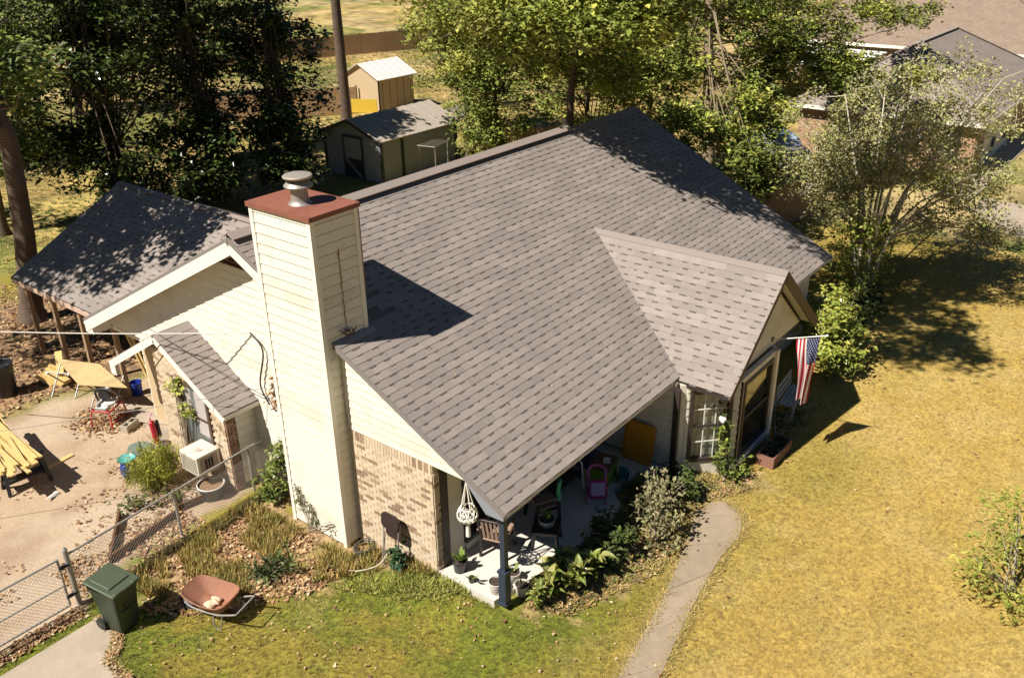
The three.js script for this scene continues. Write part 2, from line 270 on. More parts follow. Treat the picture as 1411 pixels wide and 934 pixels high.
function shingleGeo(w, e, sd) {                      // laminated shingle: local x along the course, y up the slope, z out of the roof
  const save = seed; reseed(sd * 7919 + 13);
  const pos = [], col = [], tone = 0.9 + rnd() * 0.2;
  const base = [0.262 * tone, 0.219 * tone, 0.192 * tone];
  const q = (a, b, c, d, k) => { pos.push(...a, ...b, ...c, ...a, ...c, ...d); for (let i = 0; i < 6; i++) col.push(base[0] * k, base[1] * k, base[2] * k); };
  const t = 0.012, top = e + 0.05, nt = 0.038; let u = 0; let shadeDash = rnd() < 0.3;
  const cut = rr(0, 0.1), z = (v) => t * (1 - v / top) + 0.002;
  while (u < w - 0.004) {
    let len = shadeDash ? rr(0.12, 0.2) : rr(0.2, 0.32); if (u === 0) len = Math.max(0.05, len - cut);
    const u1 = Math.min(w, u + len), k = 1 + (rnd() - 0.5) * 0.1;
    q([u, 0, z(0)], [u1, 0, z(0)], [u1, top, z(top)], [u, top, z(top)], k);
    q([u, 0, 0], [u1, 0, 0], [u1, 0, z(0)], [u, 0, z(0)], k * 0.9);
    if (shadeDash) {                                     // under-ply strip below the edge, its dark colour painted as the thick tab's shade
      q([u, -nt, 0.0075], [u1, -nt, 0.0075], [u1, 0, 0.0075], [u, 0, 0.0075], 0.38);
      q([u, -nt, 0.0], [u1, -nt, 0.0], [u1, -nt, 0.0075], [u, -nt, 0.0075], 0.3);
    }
    u = u1; shadeDash = !shadeDash;
  }
  q([0, 0, 0], [0, 0, t], [0, top, 0.002], [0, top, 0], 0.9); q([w, 0, 0], [w, top, 0], [w, top, 0.002], [w, 0, t], 0.9);
  const g = new THREE.BufferGeometry(); g.setAttribute('position', new THREE.Float32BufferAttribute(pos, 3)); g.setAttribute('color', new THREE.Float32BufferAttribute(col, 3));
  g.computeVertexNormals();
  const uv = []; const o1 = rnd() * 5, o2 = rnd() * 5; for (let i = 0; i < pos.length; i += 3) uv.push(pos[i] + o1, pos[i + 1] + o2); g.setAttribute('uv', new THREE.Float32BufferAttribute(uv, 2));
  seed = save; return g;
}
const shingleCache = [];
function shingleSlope(parent, origin, uDir, vDir, height, range, e = 0.172, visible = () => true) {   // range(v) -> [u0, u1]
  const U = V(...uDir).normalize(), W = V(...vDir).normalize(), N = U.clone().cross(W); if (N.y < 0) N.negate();
  const flip = U.clone().cross(W).dot(N) < 0;
  const B = new THREE.Matrix4().makeBasis(flip ? U.clone().negate() : U, W, N);
  const rows = Math.floor(height / e);
  for (let j = 0; j < rows; j++) {
    const v = j * e, [a, b] = range(v + e * 0.5); let u = a - ((j * 0.37) % 1) * 0.95 - rr(0, 0.12);
    while (u < b - 0.01) {
      const w0 = 0.96, u0 = Math.max(u, a), u1 = Math.min(u + w0, b); u += w0; if (u1 - u0 < 0.03) continue;
      const w = u1 - u0; let g;
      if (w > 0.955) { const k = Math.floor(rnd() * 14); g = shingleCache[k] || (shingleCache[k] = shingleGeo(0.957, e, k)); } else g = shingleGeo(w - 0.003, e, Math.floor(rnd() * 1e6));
      const p = V(...origin).addScaledVector(U, flip ? u1 : u0).addScaledVector(W, v).addScaledVector(N, 0.004 + rnd() * 0.002);
      if (!visible(p)) continue;
      shingles.push({ g, p, m: B.clone().setPosition(p), parent, d: p.distanceTo(camP) / w });
    }
  }
}
function ridgeCaps(parent, a, b, m) {                // short overlapping cap shingles along a ridge
  const A = V(...a), Bv = V(...b), L = A.distanceTo(Bv), n = Math.round(L / 0.2), d = Bv.clone().sub(A).normalize(), gs = [];
  for (let i = 0; i < n; i++) { const s = i * L / n, e = Math.min(L, s + 0.26), A1 = A.clone().addScaledVector(d, s), B1 = A.clone().addScaledVector(d, e); A1.y += 0.01; gs.push({ A1, B1 }); }
  return gs;
}
// siding: one wedge board per course, on a plane through origin; edge(y) -> [u0, u1]
function siding(parent, origin, uDir, nDir, y0, y1, edge, m = M.siding, e = 0.2) {
  const U = V(...uDir), N = V(...nDir), O = V(...origin);
  for (let y = y0; y < y1 - 0.02; y += e) {
    const yt = Math.min(y + e, y1), [a0, b0] = edge(y), [a1, b1] = edge(yt);
    if (b0 - a0 < 0.02 && b1 - a1 < 0.02) continue;
    const P = (u, h, n) => { const p = O.clone().addScaledVector(U, u).addScaledVector(N, n); p.y = h; return p; };
    const yb = y + 0.02, pts = [P(a0, yb, 0), P(Math.max(a0, b0), yb, 0), P(Math.max(a1, b1), yt, 0), P(a1, yt, 0), P(a0, yb, 0.024), P(Math.max(a0, b0), yb, 0.024), P(Math.max(a1, b1), yt, 0.006), P(a1, yt, 0.006)];
    const f = [[4, 5, 6, 7], [0, 1, 5, 4], [0, 4, 7, 3], [1, 2, 6, 5], [3, 7, 6, 2]], pos = [];
    for (const [a, b, c, d] of f) for (const i of [a, b, c, a, c, d]) pos.push(pts[i].x, pts[i].y, pts[i].z);
    const g = new THREE.BufferGeometry(); g.setAttribute('position', new THREE.Float32BufferAttribute(pos, 3)); g.computeVertexNormals();
    mesh('siding_board', g, m, parent);
  }
}
const brickCache = {};
function brickWall(parent, origin, uDir, nDir, w, y0, y1, mats = brickMats, holes = [], single = true, topAt = null) {
  const U = V(...uDir), N = V(...nDir), bw = 0.203, bh = 0.066, j = 0.011;
  const rot = new THREE.Matrix4().makeBasis(U, V(0, 1, 0), U.clone().cross(V(0, 1, 0)));
  let row = 0;
  for (let y = y0; y + bh < y1; y += bh + j, row++) {
    let u = row % 2 ? -(bw + j) / 2 : 0;
    for (; u < w - 0.02; u += bw + j) {
      const a = Math.max(0, u), b = Math.min(w, u + bw); if (b - a < 0.03) continue;
      if (holes.some(([h0, h1, g0, g1]) => b > h0 && a < h1 && y + bh > g0 && y < g1)) continue;
      if (topAt && y + bh > topAt((a + b) / 2)) continue;
      const k = Math.round((b - a) * 100); const g = brickCache[k] || (brickCache[k] = metricUV(new THREE.BoxGeometry(b - a, bh, 0.03)));
      const p = V(...origin).addScaledVector(U, (a + b) / 2).addScaledVector(N, 0.006 + rnd() * 0.004); p.y = y + bh / 2;
      const r = rnd(), mm = mats === brickMats ? (r < 0.83 ? mats[Math.floor(rnd() * 4)] : mats[4 + Math.floor(rnd() * 2)]) : pick(mats);
      bricks.push({ g, p, m: rot.clone().setPosition(p), parent, mat: mm, d: p.distanceTo(camP) / (single ? 1 : 0.1) });
    }
  }
}
// main roof decks
const roofFront = mesh('roof', slab([[0, HE, 0], [HL, HE, 0], [HL, HR, -HD], [0, HR, -HD]], 0.1), M.roofDeck, house);
const roofRear = mesh('rear_roof', slab([[HL, HE, -2 * HD - 0.05], [0, HE, -2 * HD - 0.05], [0, HR - 0.01, -HD - 0.004], [HL, HR - 0.01, -HD - 0.004]], 0.1), mat([0.27, 0.215, 0.185], 0.95, { bumpMap: scaled(grainNoise, 2), bumpScale: 0.01 }), house);
const inChimney = (p) => p.x < 0.9 && p.z > -5.85 && p.z < -4.05;
const GX = 8.74, GH = 4.58, GZ = 1.26, GW = 2.51, GY = 2.49, GS = (GH - GY) / GW;
const underGable = (p) => p.z < 0 && roofY(p.z) < GH - GS * Math.abs(p.x - GX) - 0.25;
reseed(101);
shingleSlope(roofFront, [0, HE, 0], [1, 0, 0], [0, MS, -1], HD * Math.hypot(1, MS) - 0.02, () => [-0.02, HL + 0.02], 0.172, (p) => !underGable(p) && !inChimney(p));
// shingles over the rear slope, so it reads from the side too, stay in the joined piece
shingleSlope(roofRear, [0, HE, -2 * HD - 0.05], [-1, 0, 0], [0, MS, 1], 0.2, () => [-HL, 0], 0.172);
// ridge vent: a raised cap along the left three quarters of the ridge
{
  const a = [0, HR, -HD];
  const prof = (x0, x1, lift, half) => [slab([[x0, HR + lift - half * MS, -HD + half], [x1, HR + lift - half * MS, -HD + half], [x1, HR + lift, -HD], [x0, HR + lift, -HD]], 0.03), slab([[x1, HR + lift - half * MS, -HD - half], [x0, HR + lift - half * MS, -HD - half], [x0, HR + lift, -HD - 0.001], [x1, HR + lift, -HD - 0.001]], 0.03)];
  mesh('ridge_vent', prof(0.0, 11.9, 0.13, 0.2), mat([0.29, 0.23, 0.2], 0.9, { bumpMap: scaled(grainNoise, 3), bumpScale: 0.006 }), house);
  mesh('vent_baffle', [box(11.8, 0.06, 0.22, 5.95, HR + 0.02, -HD)], M.black, house);
  mesh('ridge_cap', prof(11.9, HL, 0.03, 0.15), mat([0.26, 0.205, 0.175], 0.9), house);
  mesh('vent_pipe', [cyl(0.045, 0.045, 0.3, 12.05, HR + 0.1, -HD - 0.22, 10), cyl(0.07, 0.1, 0.06, 12.05, HR - 0.04, -HD - 0.22, 10)], M.galvDull, house);
}
// eave drip and rake trim
mesh('eave_trim', beam([0.02, HE - 0.06, -0.01], [6.2, HE - 0.06, -0.01], 0.02, 0.07), M.whiteDrip, house); mesh('eave_trim', beam([11.3, HE - 0.06, -0.01], [HL, HE - 0.06, -0.01], 0.02, 0.07), M.whiteDrip, house);
mesh('rake_trim', [beam([-0.012, HE - 0.035, 0.0], [-0.012, HR - 0.035, -HD], 0.022, 0.11)], M.drip, house);
mesh('rear_rake_trim', [beam([-0.012, HE - 0.03, -2 * HD - 0.04], [-0.012, HR - 0.03, -HD], 0.022, 0.09)], M.drip, house);
mesh('rake_board', [beam([-0.006, HE - 0.2, -2 * HD - 0.02], [-0.006, HR - 0.2, -HD], 0.035, 0.26), beam([-0.007, HR - 0.2, -HD], [-0.007, HR - 0.2 - 1.2 * MS, -HD + 1.2], 0.035, 0.2)], M.trim, house);
mesh('rake_board', [beam([HL + 0.006, HE - 0.15, 0], [HL + 0.006, HR - 0.15, -HD], 0.035, 0.18), beam([HL + 0.007, HE - 0.15, -2 * HD], [HL + 0.007, HR - 0.15, -HD], 0.035, 0.18)], M.trim, house);
mesh('eave_return', [box(0.5, 0.24, 0.36, 0.24, HE - 0.24, -2 * HD + 0.12)], M.trim, house);
mesh('soffit', [slab([[0.02, HE - 0.13, -0.02], [0.8, HE - 0.13 , -0.02], [0.8, roofY(-1.8) - 0.13, -1.8], [0.02, roofY(-1.8) - 0.13, -1.8]], 0.02)], M.trim, house);
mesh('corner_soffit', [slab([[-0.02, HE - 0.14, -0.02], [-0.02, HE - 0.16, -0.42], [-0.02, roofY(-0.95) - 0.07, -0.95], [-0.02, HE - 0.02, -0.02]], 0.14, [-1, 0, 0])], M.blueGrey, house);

// walls of the main body (solid, closed)
const wallW = mesh('wall', [box(0.16, 2.75, 3.9, 0.23, 1.375, -3.79)], M.mortar, house);
brickWall(wallW, [0.15, 0, -3.95], [0, 0, 1], [-1, 0, 0], 2.11, 0.02, 2.56);
reseed(55);
for (let i = 0; i < 27; i++) { const g = brickCache.sold || (brickCache.sold = metricUV(new THREE.BoxGeometry(0.03, 0.19, 0.066))); const p = V(0.143, 2.655, -3.91 + i * 0.0775); bricks.push({ g, p, m: new THREE.Matrix4().setPosition(p), parent: wallW, mat: pick(brickMats), d: p.distanceTo(camP) }); }
brickWall(wallW, [0.15, 0, -1.84], [1, 0, 0], [0, 0, 1], 0.16, 0.02, 2.56);
const gableF = mesh('gable_wall', slab([[0.15, 2.76, -4.1], [0.15, 2.76, -0.45], [0.15, roofY(-4.1) - 0.11, -4.1]], 0.1, [-1, 0, 0]), M.sheath, house);
siding(gableF, [0.148, 0, 0], [0, 0, 1], [-1, 0, 0], 2.76, 4.65, (y) => [-4.08, Math.max(-4.08, -(y - HE + 0.1) / MS - 0.0)], M.siding, 0.17);
// rear part of the gable end, set back
const WX = 0.46;
const gableR = mesh('gable_wall', [slab([[WX, 2.3, -13.9], [WX, 2.3, -3.8], [WX, roofY(-3.8) - 0.12, -3.8], [WX, HR - 0.15, -HD], [WX, HE - 0.1, -13.9]], 0.14, [-1, 0, 0]), box(0.14, 2.3, 8.4, WX + 0.071, 1.15, -8.0)], M.sheath, house);
siding(gableR, [WX - 0.002, 0, 0], [0, 0, 1], [-1, 0, 0], 0.05, 2.3, () => [-12.2, -5.7]);
siding(gableR, [WX - 0.002, 0, 0], [0, 0, 1], [-1, 0, 0], 2.32, 5.98, (y) => [Math.max(-13.9, -2 * HD + (y + 0.14 - HE) / MS), Math.min(-5.7, -(y + 0.14 - HE) / MS)]);
const louver = mesh('gable_vent', slab([[WX - 0.035, 5.3, -HD - 1.12], [WX - 0.035, 5.3, -HD + 0.95], [WX - 0.035, 5.78, -HD + 0.0]], 0.03, [-1, 0, 0]), mat([0.12, 0.06, 0.05], 0.8), house);
for (let i = 0; i < 4; i++) mesh('slat', beam([WX - 0.055, 5.34 + i * 0.1, -HD - 1.0 + i * 0.22], [WX - 0.055, 5.34 + i * 0.1, -HD + 0.86 - i * 0.2], 0.05, 0.02, V(0.6, 0.8, 0)), mat([0.2, 0.11, 0.09], 0.8), louver);
mesh('rear_wall', [box(14.4, 2.4, 0.14, 8.2, 1.2, -12.27), box(0.14, 2.6, 10.5, 15.4, 1.3, -7.0)], M.trim, house);
mesh('gable_wall', slab([[15.46, 2.5, -13.6], [15.46, 2.5, -0.6], [15.46, HR - 0.15, -HD]], 0.12, [1, 0, 0]), M.siding, house);

// porch: wall, slab, post
const slabPts = [[0.14, -1.92], [0.14, -0.42], [1.0, -0.25], [1.7, -0.12], [3.6, 0.0], [4.15, -0.1], [4.5, -0.55], [5.6, -0.45], [6.02, 0.05], [6.02, -1.92]];
mesh('porch_slab', slab(slabPts.map(([x, z]) => [x, 0.3, z]), 0.3, [0, 1, 0]), M.porch, house);
const porchWall = mesh('wall', [box(0.8, 2.6, 0.12, 0.6, 1.31, -1.915), box(3.2, 2.6, 0.12, 4.5, 1.31, -1.915), box(1.9, 0.3, 0.12, 1.95, 2.46 + 0.1, -1.915), box(1.9, 0.35, 0.12, 1.95, 0.3, -1.915)], M.sheath, house);
siding(porchWall, [0, 0, -1.853], [1, 0, 0], [0, 0, 1], 0.34, 2.85, () => [0.5, 0.95]);
siding(porchWall, [0, 0, -1.853], [1, 0, 0], [0, 0, 1], 0.34, 2.85, () => [2.95, 6.0]);
mesh('corner_board', [box(0.2, 2.5, 0.05, 0.4, 1.5, -1.825)], M.darkTrim, house);
const sideWall = mesh('wall', [box(0.12, 2.5, 2.0, 6.09, 1.25, -0.92)], M.sheath, house);
siding(sideWall, [6.028, 0, 0], [0, 0, 1], [-1, 0, 0], 0.32, 2.5, () => [-1.85, 0.06]);
mesh('corner_board', [box(0.1, 2.4, 0.13, 6.03, 1.2, 0.12)], M.darkTrim, house);
const slider = mesh('patio_door', [box(2.0, 0.1, 0.09, 1.95, 2.42, -1.83), box(0.1, 1.9, 0.09, 0.99, 1.46, -1.83), box(0.1, 1.9, 0.09, 2.91, 1.46, -1.83), box(0.08, 1.86, 0.07, 1.95, 1.46, -1.825)], M.darkTrim, house);
mesh('pane', [box(0.86, 1.86, 0.012, 1.47, 1.46, -1.83)], M.paneGlass, slider); mesh('pane', [box(0.86, 1.86, 0.012, 2.43, 1.46, -1.83)], M.paneGlass, slider);
mesh('sill', [box(2.0, 0.16, 0.1, 1.95, 0.4, -1.815)], M.siding, slider);
const post = mesh('porch_post', [rbox(0.17, 0.75, 0.17, 0.012, 0.22, 0.68, -0.22), rbox(0.115, 1.3, 0.115, 0.01, 0.22, 1.7, -0.22), rbox(0.15, 0.16, 0.15, 0.01, 0.22, 2.36, -0.22)], M.post, house);
mesh('post_moulding', box(0.2, 0.05, 0.2, 0.22, 1.06, -0.22), M.post, post); mesh('post_base', box(0.2, 0.05, 0.2, 0.22, 0.325, -0.22), M.post, post);
mesh('porch_beam', [beam([0.14, 2.41, -0.22], [6.2, 2.41, -0.22], 0.1, 0.12)], M.trim, house);
// front bay with the cross gable
const bayA = [6.12, 0.14], bayB = [7.15, 1.12], bayC = [9.12, 1.12], bayD = [10.15, 0.1];
const bayWall = (a, b, t = 0.12) => { const dx = b[0] - a[0], dz = b[1] - a[1], L = Math.hypot(dx, dz), nx = -dz / L, nz = dx / L; return { L, ux: dx / L, uz: dz / L, nx, nz, g: (u0, u1, y0, y1, off = 0, th = t) => slab([[a[0] + dx / L * u0 + nx * off, y0, a[1] + dz / L * u0 + nz * off], [a[0] + dx / L * u1 + nx * off, y0, a[1] + dz / L * u1 + nz * off], [a[0] + dx / L * u1 + nx * off, y1, a[1] + dz / L * u1 + nz * off], [a[0] + dx / L * u0 + nx * off, y1, a[1] + dz / L * u0 + nz * off]], th, [nx, 0, nz]) }; };
function bayWindow(w, u0, u1, y0, y1, m, rows, cols, frameM, withCurtain) {
  const f = mesh('window', [w.g(u0 - 0.09, u0, y0 - 0.09, y1 + 0.09, 0.03, 0.13), w.g(u1, u1 + 0.09, y0 - 0.09, y1 + 0.09, 0.03, 0.13), w.g(u0, u1, y1, y1 + 0.09, 0.03, 0.13), w.g(u0, u1, y0 - 0.09, y0, 0.03, 0.13), w.g(u0, u1, (y0 + y1) / 2 - 0.025, (y0 + y1) / 2 + 0.025, 0.01, 0.05)], frameM, house);
  const pw = (u1 - u0) / cols, ph = (y1 - y0) / rows;
  for (let i = 0; i < cols; i++) for (let j = 0; j < rows; j++) mesh('pane', w.g(u0 + i * pw + 0.008, u0 + (i + 1) * pw - 0.008, y0 + j * ph + 0.008, y0 + (j + 1) * ph - 0.008, -0.03, 0.006), m, f);
  const mu = []; for (let i = 1; i < cols; i++) mu.push(w.g(u0 + i * pw - 0.012, u0 + i * pw + 0.012, y0, y1, -0.022, 0.02)); for (let j = 1; j < rows; j++) mu.push(w.g(u0, u1, y0 + j * ph - 0.012, y0 + j * ph + 0.012, -0.021, 0.02));
  if (mu.length) mesh('muntin', mu, M.trim, f);
  if (withCurtain) { // pleated curtain behind the panes
    const gs = []; const n = 10; for (let i = 0; i < n; i++) gs.push(w.g(u0 + (u1 - u0) * i / n, u0 + (u1 - u0) * (i + 1) / n + 0.01, y0, y1, -0.1 - (i % 2) * 0.03, 0.015)); mesh('curtain', gs, M.curtain, f);
  }
  return f;
}
{
  const wa = bayWall(bayA, bayB), wb = bayWall(bayB, bayC), wc = bayWall(bayC, bayD);
  const w1 = mesh('bay_wall', [wa.g(0, 0.3, 0, 2.45), wa.g(1.2, wa.L, 0, 2.45), wa.g(0.3, 1.2, 0, 0.45), wa.g(0.3, 1.2, 2.25, 2.45)], M.siding, house);
  for (const [u0, u1] of [[0.16, 0.22], [1.27, 1.42]]) siding(w1, [bayA[0] + wa.nx * 0.002, 0, bayA[1] + wa.nz * 0.002], [wa.ux, 0, wa.uz], [wa.nx, 0, wa.nz], 0.05, 2.4, () => [u0, u1]);
  bayWindow(wa, 0.34, 1.16, 0.5, 2.2, M.paneGlass, 4, 3, M.darkTrim, true);
  const w2 = mesh('bay_wall', [wb.g(0.02, 0.2, 0, 2.45), wb.g(1.72, wb.L, 0, 2.45), wb.g(0.2, 1.72, 0, 0.32), wb.g(0.2, 1.72, 2.28, 2.45)], M.siding, house);
  bayWindow(wb, 0.26, 1.66, 0.38, 2.22, M.paneGlass, 2, 1, M.darkTrim, false);
  mesh('corner_board', [box(0.05, 2.4, 0.05, bayB[0], 1.2, bayB[1] + 0.02)], M.darkTrim, house);
  mesh('corner_board', [box(0.16, 2.45, 0.06, bayC[0] - 0.07, 1.23, bayC[1] + 0.03)], M.trim, house);
  mesh('window_sill', [wb.g(0.1, 1.85, 0.2, 0.29, 0.07, 0.1)], M.trim, house);
  mesh('bay_wall', [wc.g(0, wc.L, 0, 2.45)], M.siding, house);
  mesh('wall', [box(5.3, 2.5, 0.14, 12.8, 1.25, 0.05 - 0.6)], M.trim, house);
  mesh('bay_ceiling', [slab([[6.4, 2.44, -1.8], [11.0, 2.44, -1.8], [11.0, 2.44, 0.85], [6.4, 2.44, 0.85]], 0.04, [0, 1, 0])], M.trim, house);
}
mesh('floor', [box(14.6, 0.2, 10.0, 8.0, 0.2, -7.1), slab([[6.4, 0.3, -2.0], [6.4, 0.3, 0.1], [7.25, 0.3, 0.92], [9.0, 0.3, 0.92], [9.9, 0.3, 0.1], [9.9, 0.3, -2.0]], 0.15, [0, 1, 0])], mat([0.24, 0.14, 0.08], 0.5), house);
mesh('room_wall', [box(0.12, 2.5, 10.0, 5.2, 1.4, -7.1), box(14.4, 2.5, 0.12, 8.0, 1.4, -5.6), box(14.6, 0.08, 10.0, 8.0, 2.68, -7.1)], mat([0.55, 0.5, 0.42], 0.9), house);
const gableRoof = mesh('gable_roof', [slab([[GX - GW, GY, GZ], [GX, GH, GZ], [GX, GH, -4.2], [GX - GW, GY, -4.2]].reverse(), 0.09), slab([[GX + GW, GY, -3.5], [GX, GH - 0.002, -4.2], [GX, GH - 0.002, GZ], [GX + GW, GY, GZ]].reverse(), 0.09)], M.roofDeck, house);
reseed(202);
shingleSlope(gableRoof, [GX - GW, GY, 0], [0, 0, 1], [GW, GH - GY, 0], Math.hypot(GW, GH - GY) - 0.02, (v) => [Math.min(0.2, -(GY + v * (GH - GY) / Math.hypot(GW, GH - GY) - HE) / MS - 0.1), GZ + 0.02]);
mesh('ridge_cap', [slab([[GX - 0.13, GH - 0.13 * GS + 0.03, GZ + 0.02], [GX, GH + 0.03, GZ + 0.02], [GX, GH + 0.03, -3.95], [GX - 0.13, GH - 0.13 * GS + 0.03, -3.75]].reverse(), 0.025), slab([[GX + 0.13, GH - 0.13 * GS + 0.03, -3.75], [GX, GH + 0.03, -3.95], [GX, GH + 0.03, GZ + 0.02], [GX + 0.13, GH - 0.13 * GS + 0.03, GZ + 0.02]].reverse(), 0.025)], mat([0.25, 0.208, 0.182], 0.95, { bumpMap: scaled(grainNoise, 3), bumpScale: 0.006 }), house);
mesh('rake_board', [beam([GX - GW, GY - 0.11, GZ - 0.01], [GX, GH - 0.11, GZ - 0.01], 0.03, 0.16, V(0, 1, 0)), beam([GX + GW, GY - 0.13, GZ - 0.012], [GX, GH - 0.13, GZ - 0.012], 0.034, 0.26)], M.brownTrim, house);
mesh('eave_trim', [beam([GX - GW - 0.01, GY - 0.06, 0.05], [GX - GW - 0.01, GY - 0.06, GZ], 0.02, 0.09)], M.darkTrim, house);
const gw = mesh('gable_wall', slab([[GX - 1.95, 2.47, 0.93], [GX + 1.95, 2.47, 0.93], [GX, GH - 0.32, 0.93]], 0.08, [0, 0, 1]), M.sheath, house);
siding(gw, [0, 0, 0.93], [1, 0, 0], [0, 0, 1], 2.47, GH - 0.4, (y) => [GX - (GH - 0.34 - y) / GS, GX + (GH - 0.34 - y) / GS], M.siding, 0.17);
mesh('rake_soffit', [slab([[GX + 0.02, GH - 0.14, GZ - 0.03], [GX + GW - 0.1, GY - 0.06, GZ - 0.03], [GX + GW - 0.1, GY - 0.06, 0.9], [GX + 0.02, GH - 0.14, 0.9]], 0.02)], M.trim, house);
// chimney
const KX0 = -0.23, KX1 = 0.91, KZ0 = -5.79, KZ1 = -4.08, KT = 7.15;
const chimney = mesh('chimney', [box(KX1 - KX0 - 0.06, KT, KZ1 - KZ0 - 0.06, (KX0 + KX1) / 2, KT / 2, (KZ0 + KZ1) / 2)], M.sheath, house);
siding(chimney, [KX0 + 0.03, 0, 0], [0, 0, 1], [-1, 0, 0], 0.05, KT - 0.02, () => [KZ0 + 0.06, KZ1 - 0.06], M.siding, 0.205);
siding(chimney, [0, 0, KZ1 - 0.03], [1, 0, 0], [0, 0, 1], 0.05, KT - 0.02, () => [KX0 + 0.06, KX1 - 0.06], M.siding, 0.205);
siding(chimney, [KX1 - 0.03, 0, 0], [0, 0, 1], [1, 0, 0], 4.3, KT - 0.02, () => [KZ0 + 0.06, KZ1 - 0.06], M.siding, 0.205);
siding(chimney, [0, 0, KZ0 + 0.03], [1, 0, 0], [0, 0, -1], 2.3, KT - 0.02, () => [KX0 + 0.06, KX1 - 0.06], M.siding, 0.205);
for (const [x, z] of [[KX0, KZ0], [KX0, KZ1], [KX1, KZ1], [KX1, KZ0]]) mesh('corner_board', [box(0.1, KT, 0.1, x + (x < 0 ? 0.045 : -0.045), KT / 2, z + (z < -5 ? 0.045 : -0.045))], M.trim, chimney);
mesh('chase_cap', [box(KX1 - KX0 + 0.08, 0.09, KZ1 - KZ0 + 0.08, (KX0 + KX1) / 2, KT + 0.02, (KZ0 + KZ1) / 2), box(0.05, 0.5, 0.02, KX1 + 0.012, KT - 0.25, KZ1 - 0.03), box(0.012, 1.7, 0.03, KX1 + 0.01, KT - 0.9, KZ1 + 0.003)], M.rust, chimney);
mesh('flue_pipe', [lathe([[0.23, 0], [0.18, 0.04], [0.16, 0.1], [0.155, 0.32], [0.15, 0.32]], 0.26, KT + 0.06, -4.88), lathe([[0.15, 0], [0.26, 0.02], [0.27, 0.05], [0.19, 0.13], [0.15, 0.13]], 0.26, KT + 0.36, -4.88)], M.galv, chimney);
mesh('flue_cap', [lathe([[0, 0.03], [0.25, 0.02], [0.275, 0.0], [0.265, -0.035], [0, -0.03]], 0.26, KT + 0.58, -4.88), cyl(0.14, 0.14, 0.1, 0.26, KT + 0.51, -4.88)], mat([0.36, 0.31, 0.26], 0.6, { metalness: 0.3, bumpMap: scaled(mottle, 4), bumpScale: 0.004 }), chimney);
reseed(77);
{ const gs = []; for (let i = 0; i < 26; i++) { const y = 6.45 - i * 0.06; gs.push(box(rr(0.008, 0.03), rr(0.04, 0.09), 0.004, 0.36 + gauss() * 0.012, y, KZ1 - 0.002 + 0.0045)); } mesh('rust_streak', gs, M.rustStain, chimney); }
mesh('flashing', [slab([[KX0 + 0.2, roofY(KZ1) + 0.03, KZ1 + 0.02], [KX1 + 0.1, roofY(KZ1) + 0.03, KZ1 + 0.02], [KX1 + 0.1, roofY(KZ1 + 0.16) + 0.03, KZ1 + 0.16], [0.02, roofY(KZ1 + 0.16) + 0.03, KZ1 + 0.16]].reverse(), 0.012), box(0.012, 0.18, 1.6, KX1 + 0.012, roofY(-4.9) + 0.05, -4.95, Math.atan(MS))], M.galv, chimney);
// dry twig stuck in the flashing
{ const gs = []; for (let i = 0; i < 26; i++) { const a = rr(0, 6.3), l = rr(0.05, 0.2), p = [0.35 + gauss() * 0.1, roofY(KZ1) + 0.06 + rnd() * 0.12, KZ1 + 0.08 + gauss() * 0.03]; gs.push(bar(p, [p[0] + Math.cos(a) * l, p[1] + rr(-0.03, 0.12), p[2] + Math.sin(a) * l * 0.4], 0.008, 4)); } const o = mesh('twig_debris', gs, M.bark); tag(o, 'dark clump of twigs caught at the foot of the chimney on the roof', 'debris'); }

// rear carport wing
const wingRoof = mesh('wing_roof', [slab([[0.35, 2.5, -18.7], [0.35, 2.5, -14.05], [4.2, 4.45, -10.28], [4.2, 4.45, -18.7]], 0.09), slab([[8.05, 2.5, -14.05], [8.05, 2.5, -18.7], [4.2, 4.448, -18.7], [4.2, 4.448, -10.28]], 0.09)], M.roofDeck, house);
reseed(303);
{ const H = Math.hypot(3.85, 1.95); shingleSlope(wingRoof, [0.35, 2.5, 0], [0, 0, 1], [3.85, 1.95, 0], H - 0.02, (v) => [-18.72, -14.05 + v / H * 3.77], 0.172); }
mesh('wing_ridge_cap', [slab([[4.07, 4.44, -18.72], [4.07, 4.44, -10.3], [4.2, 4.49, -10.3], [4.2, 4.49, -18.72]], 0.02), slab([[4.33, 4.44, -10.3], [4.33, 4.44, -18.72], [4.2, 4.489, -18.72], [4.2, 4.489, -10.3]], 0.02)], mat([0.26, 0.205, 0.175], 0.95), house);
mesh('wing_fascia', [beam([0.33, 2.41, -18.7], [0.33, 2.41, -14.0], 0.03, 0.14), beam([0.35, 2.42, -18.715], [4.2, 4.37, -18.715], 0.03, 0.16)], mat([0.5, 0.36, 0.28], 0.7), house);
for (const [x, z] of [[0.55, -18.4], [0.55, -16.9], [0.55, -15.4], [0.62, -13.8], [7.8, -18.4], [4.2, -18.4]]) mesh('carport_post', box(0.12, 2.4, 0.12, x, 1.2, z), mat([0.3, 0.2, 0.12], 0.8), house);
mesh('carport_beam', [box(0.12, 0.2, 5, 0.55, 2.3, -16.2), beam([0.62, 2.2, -13.9], [0.62, 2.2, -12.2], 0.1, 0.2)], M.trim, house);
mesh('gable_vent_wall', slab([[0.7, 2.4, -18.5], [4.2, 4.3, -18.5], [7.7, 2.4, -18.5]], 0.08, [0, 0, -1]), M.siding, house);

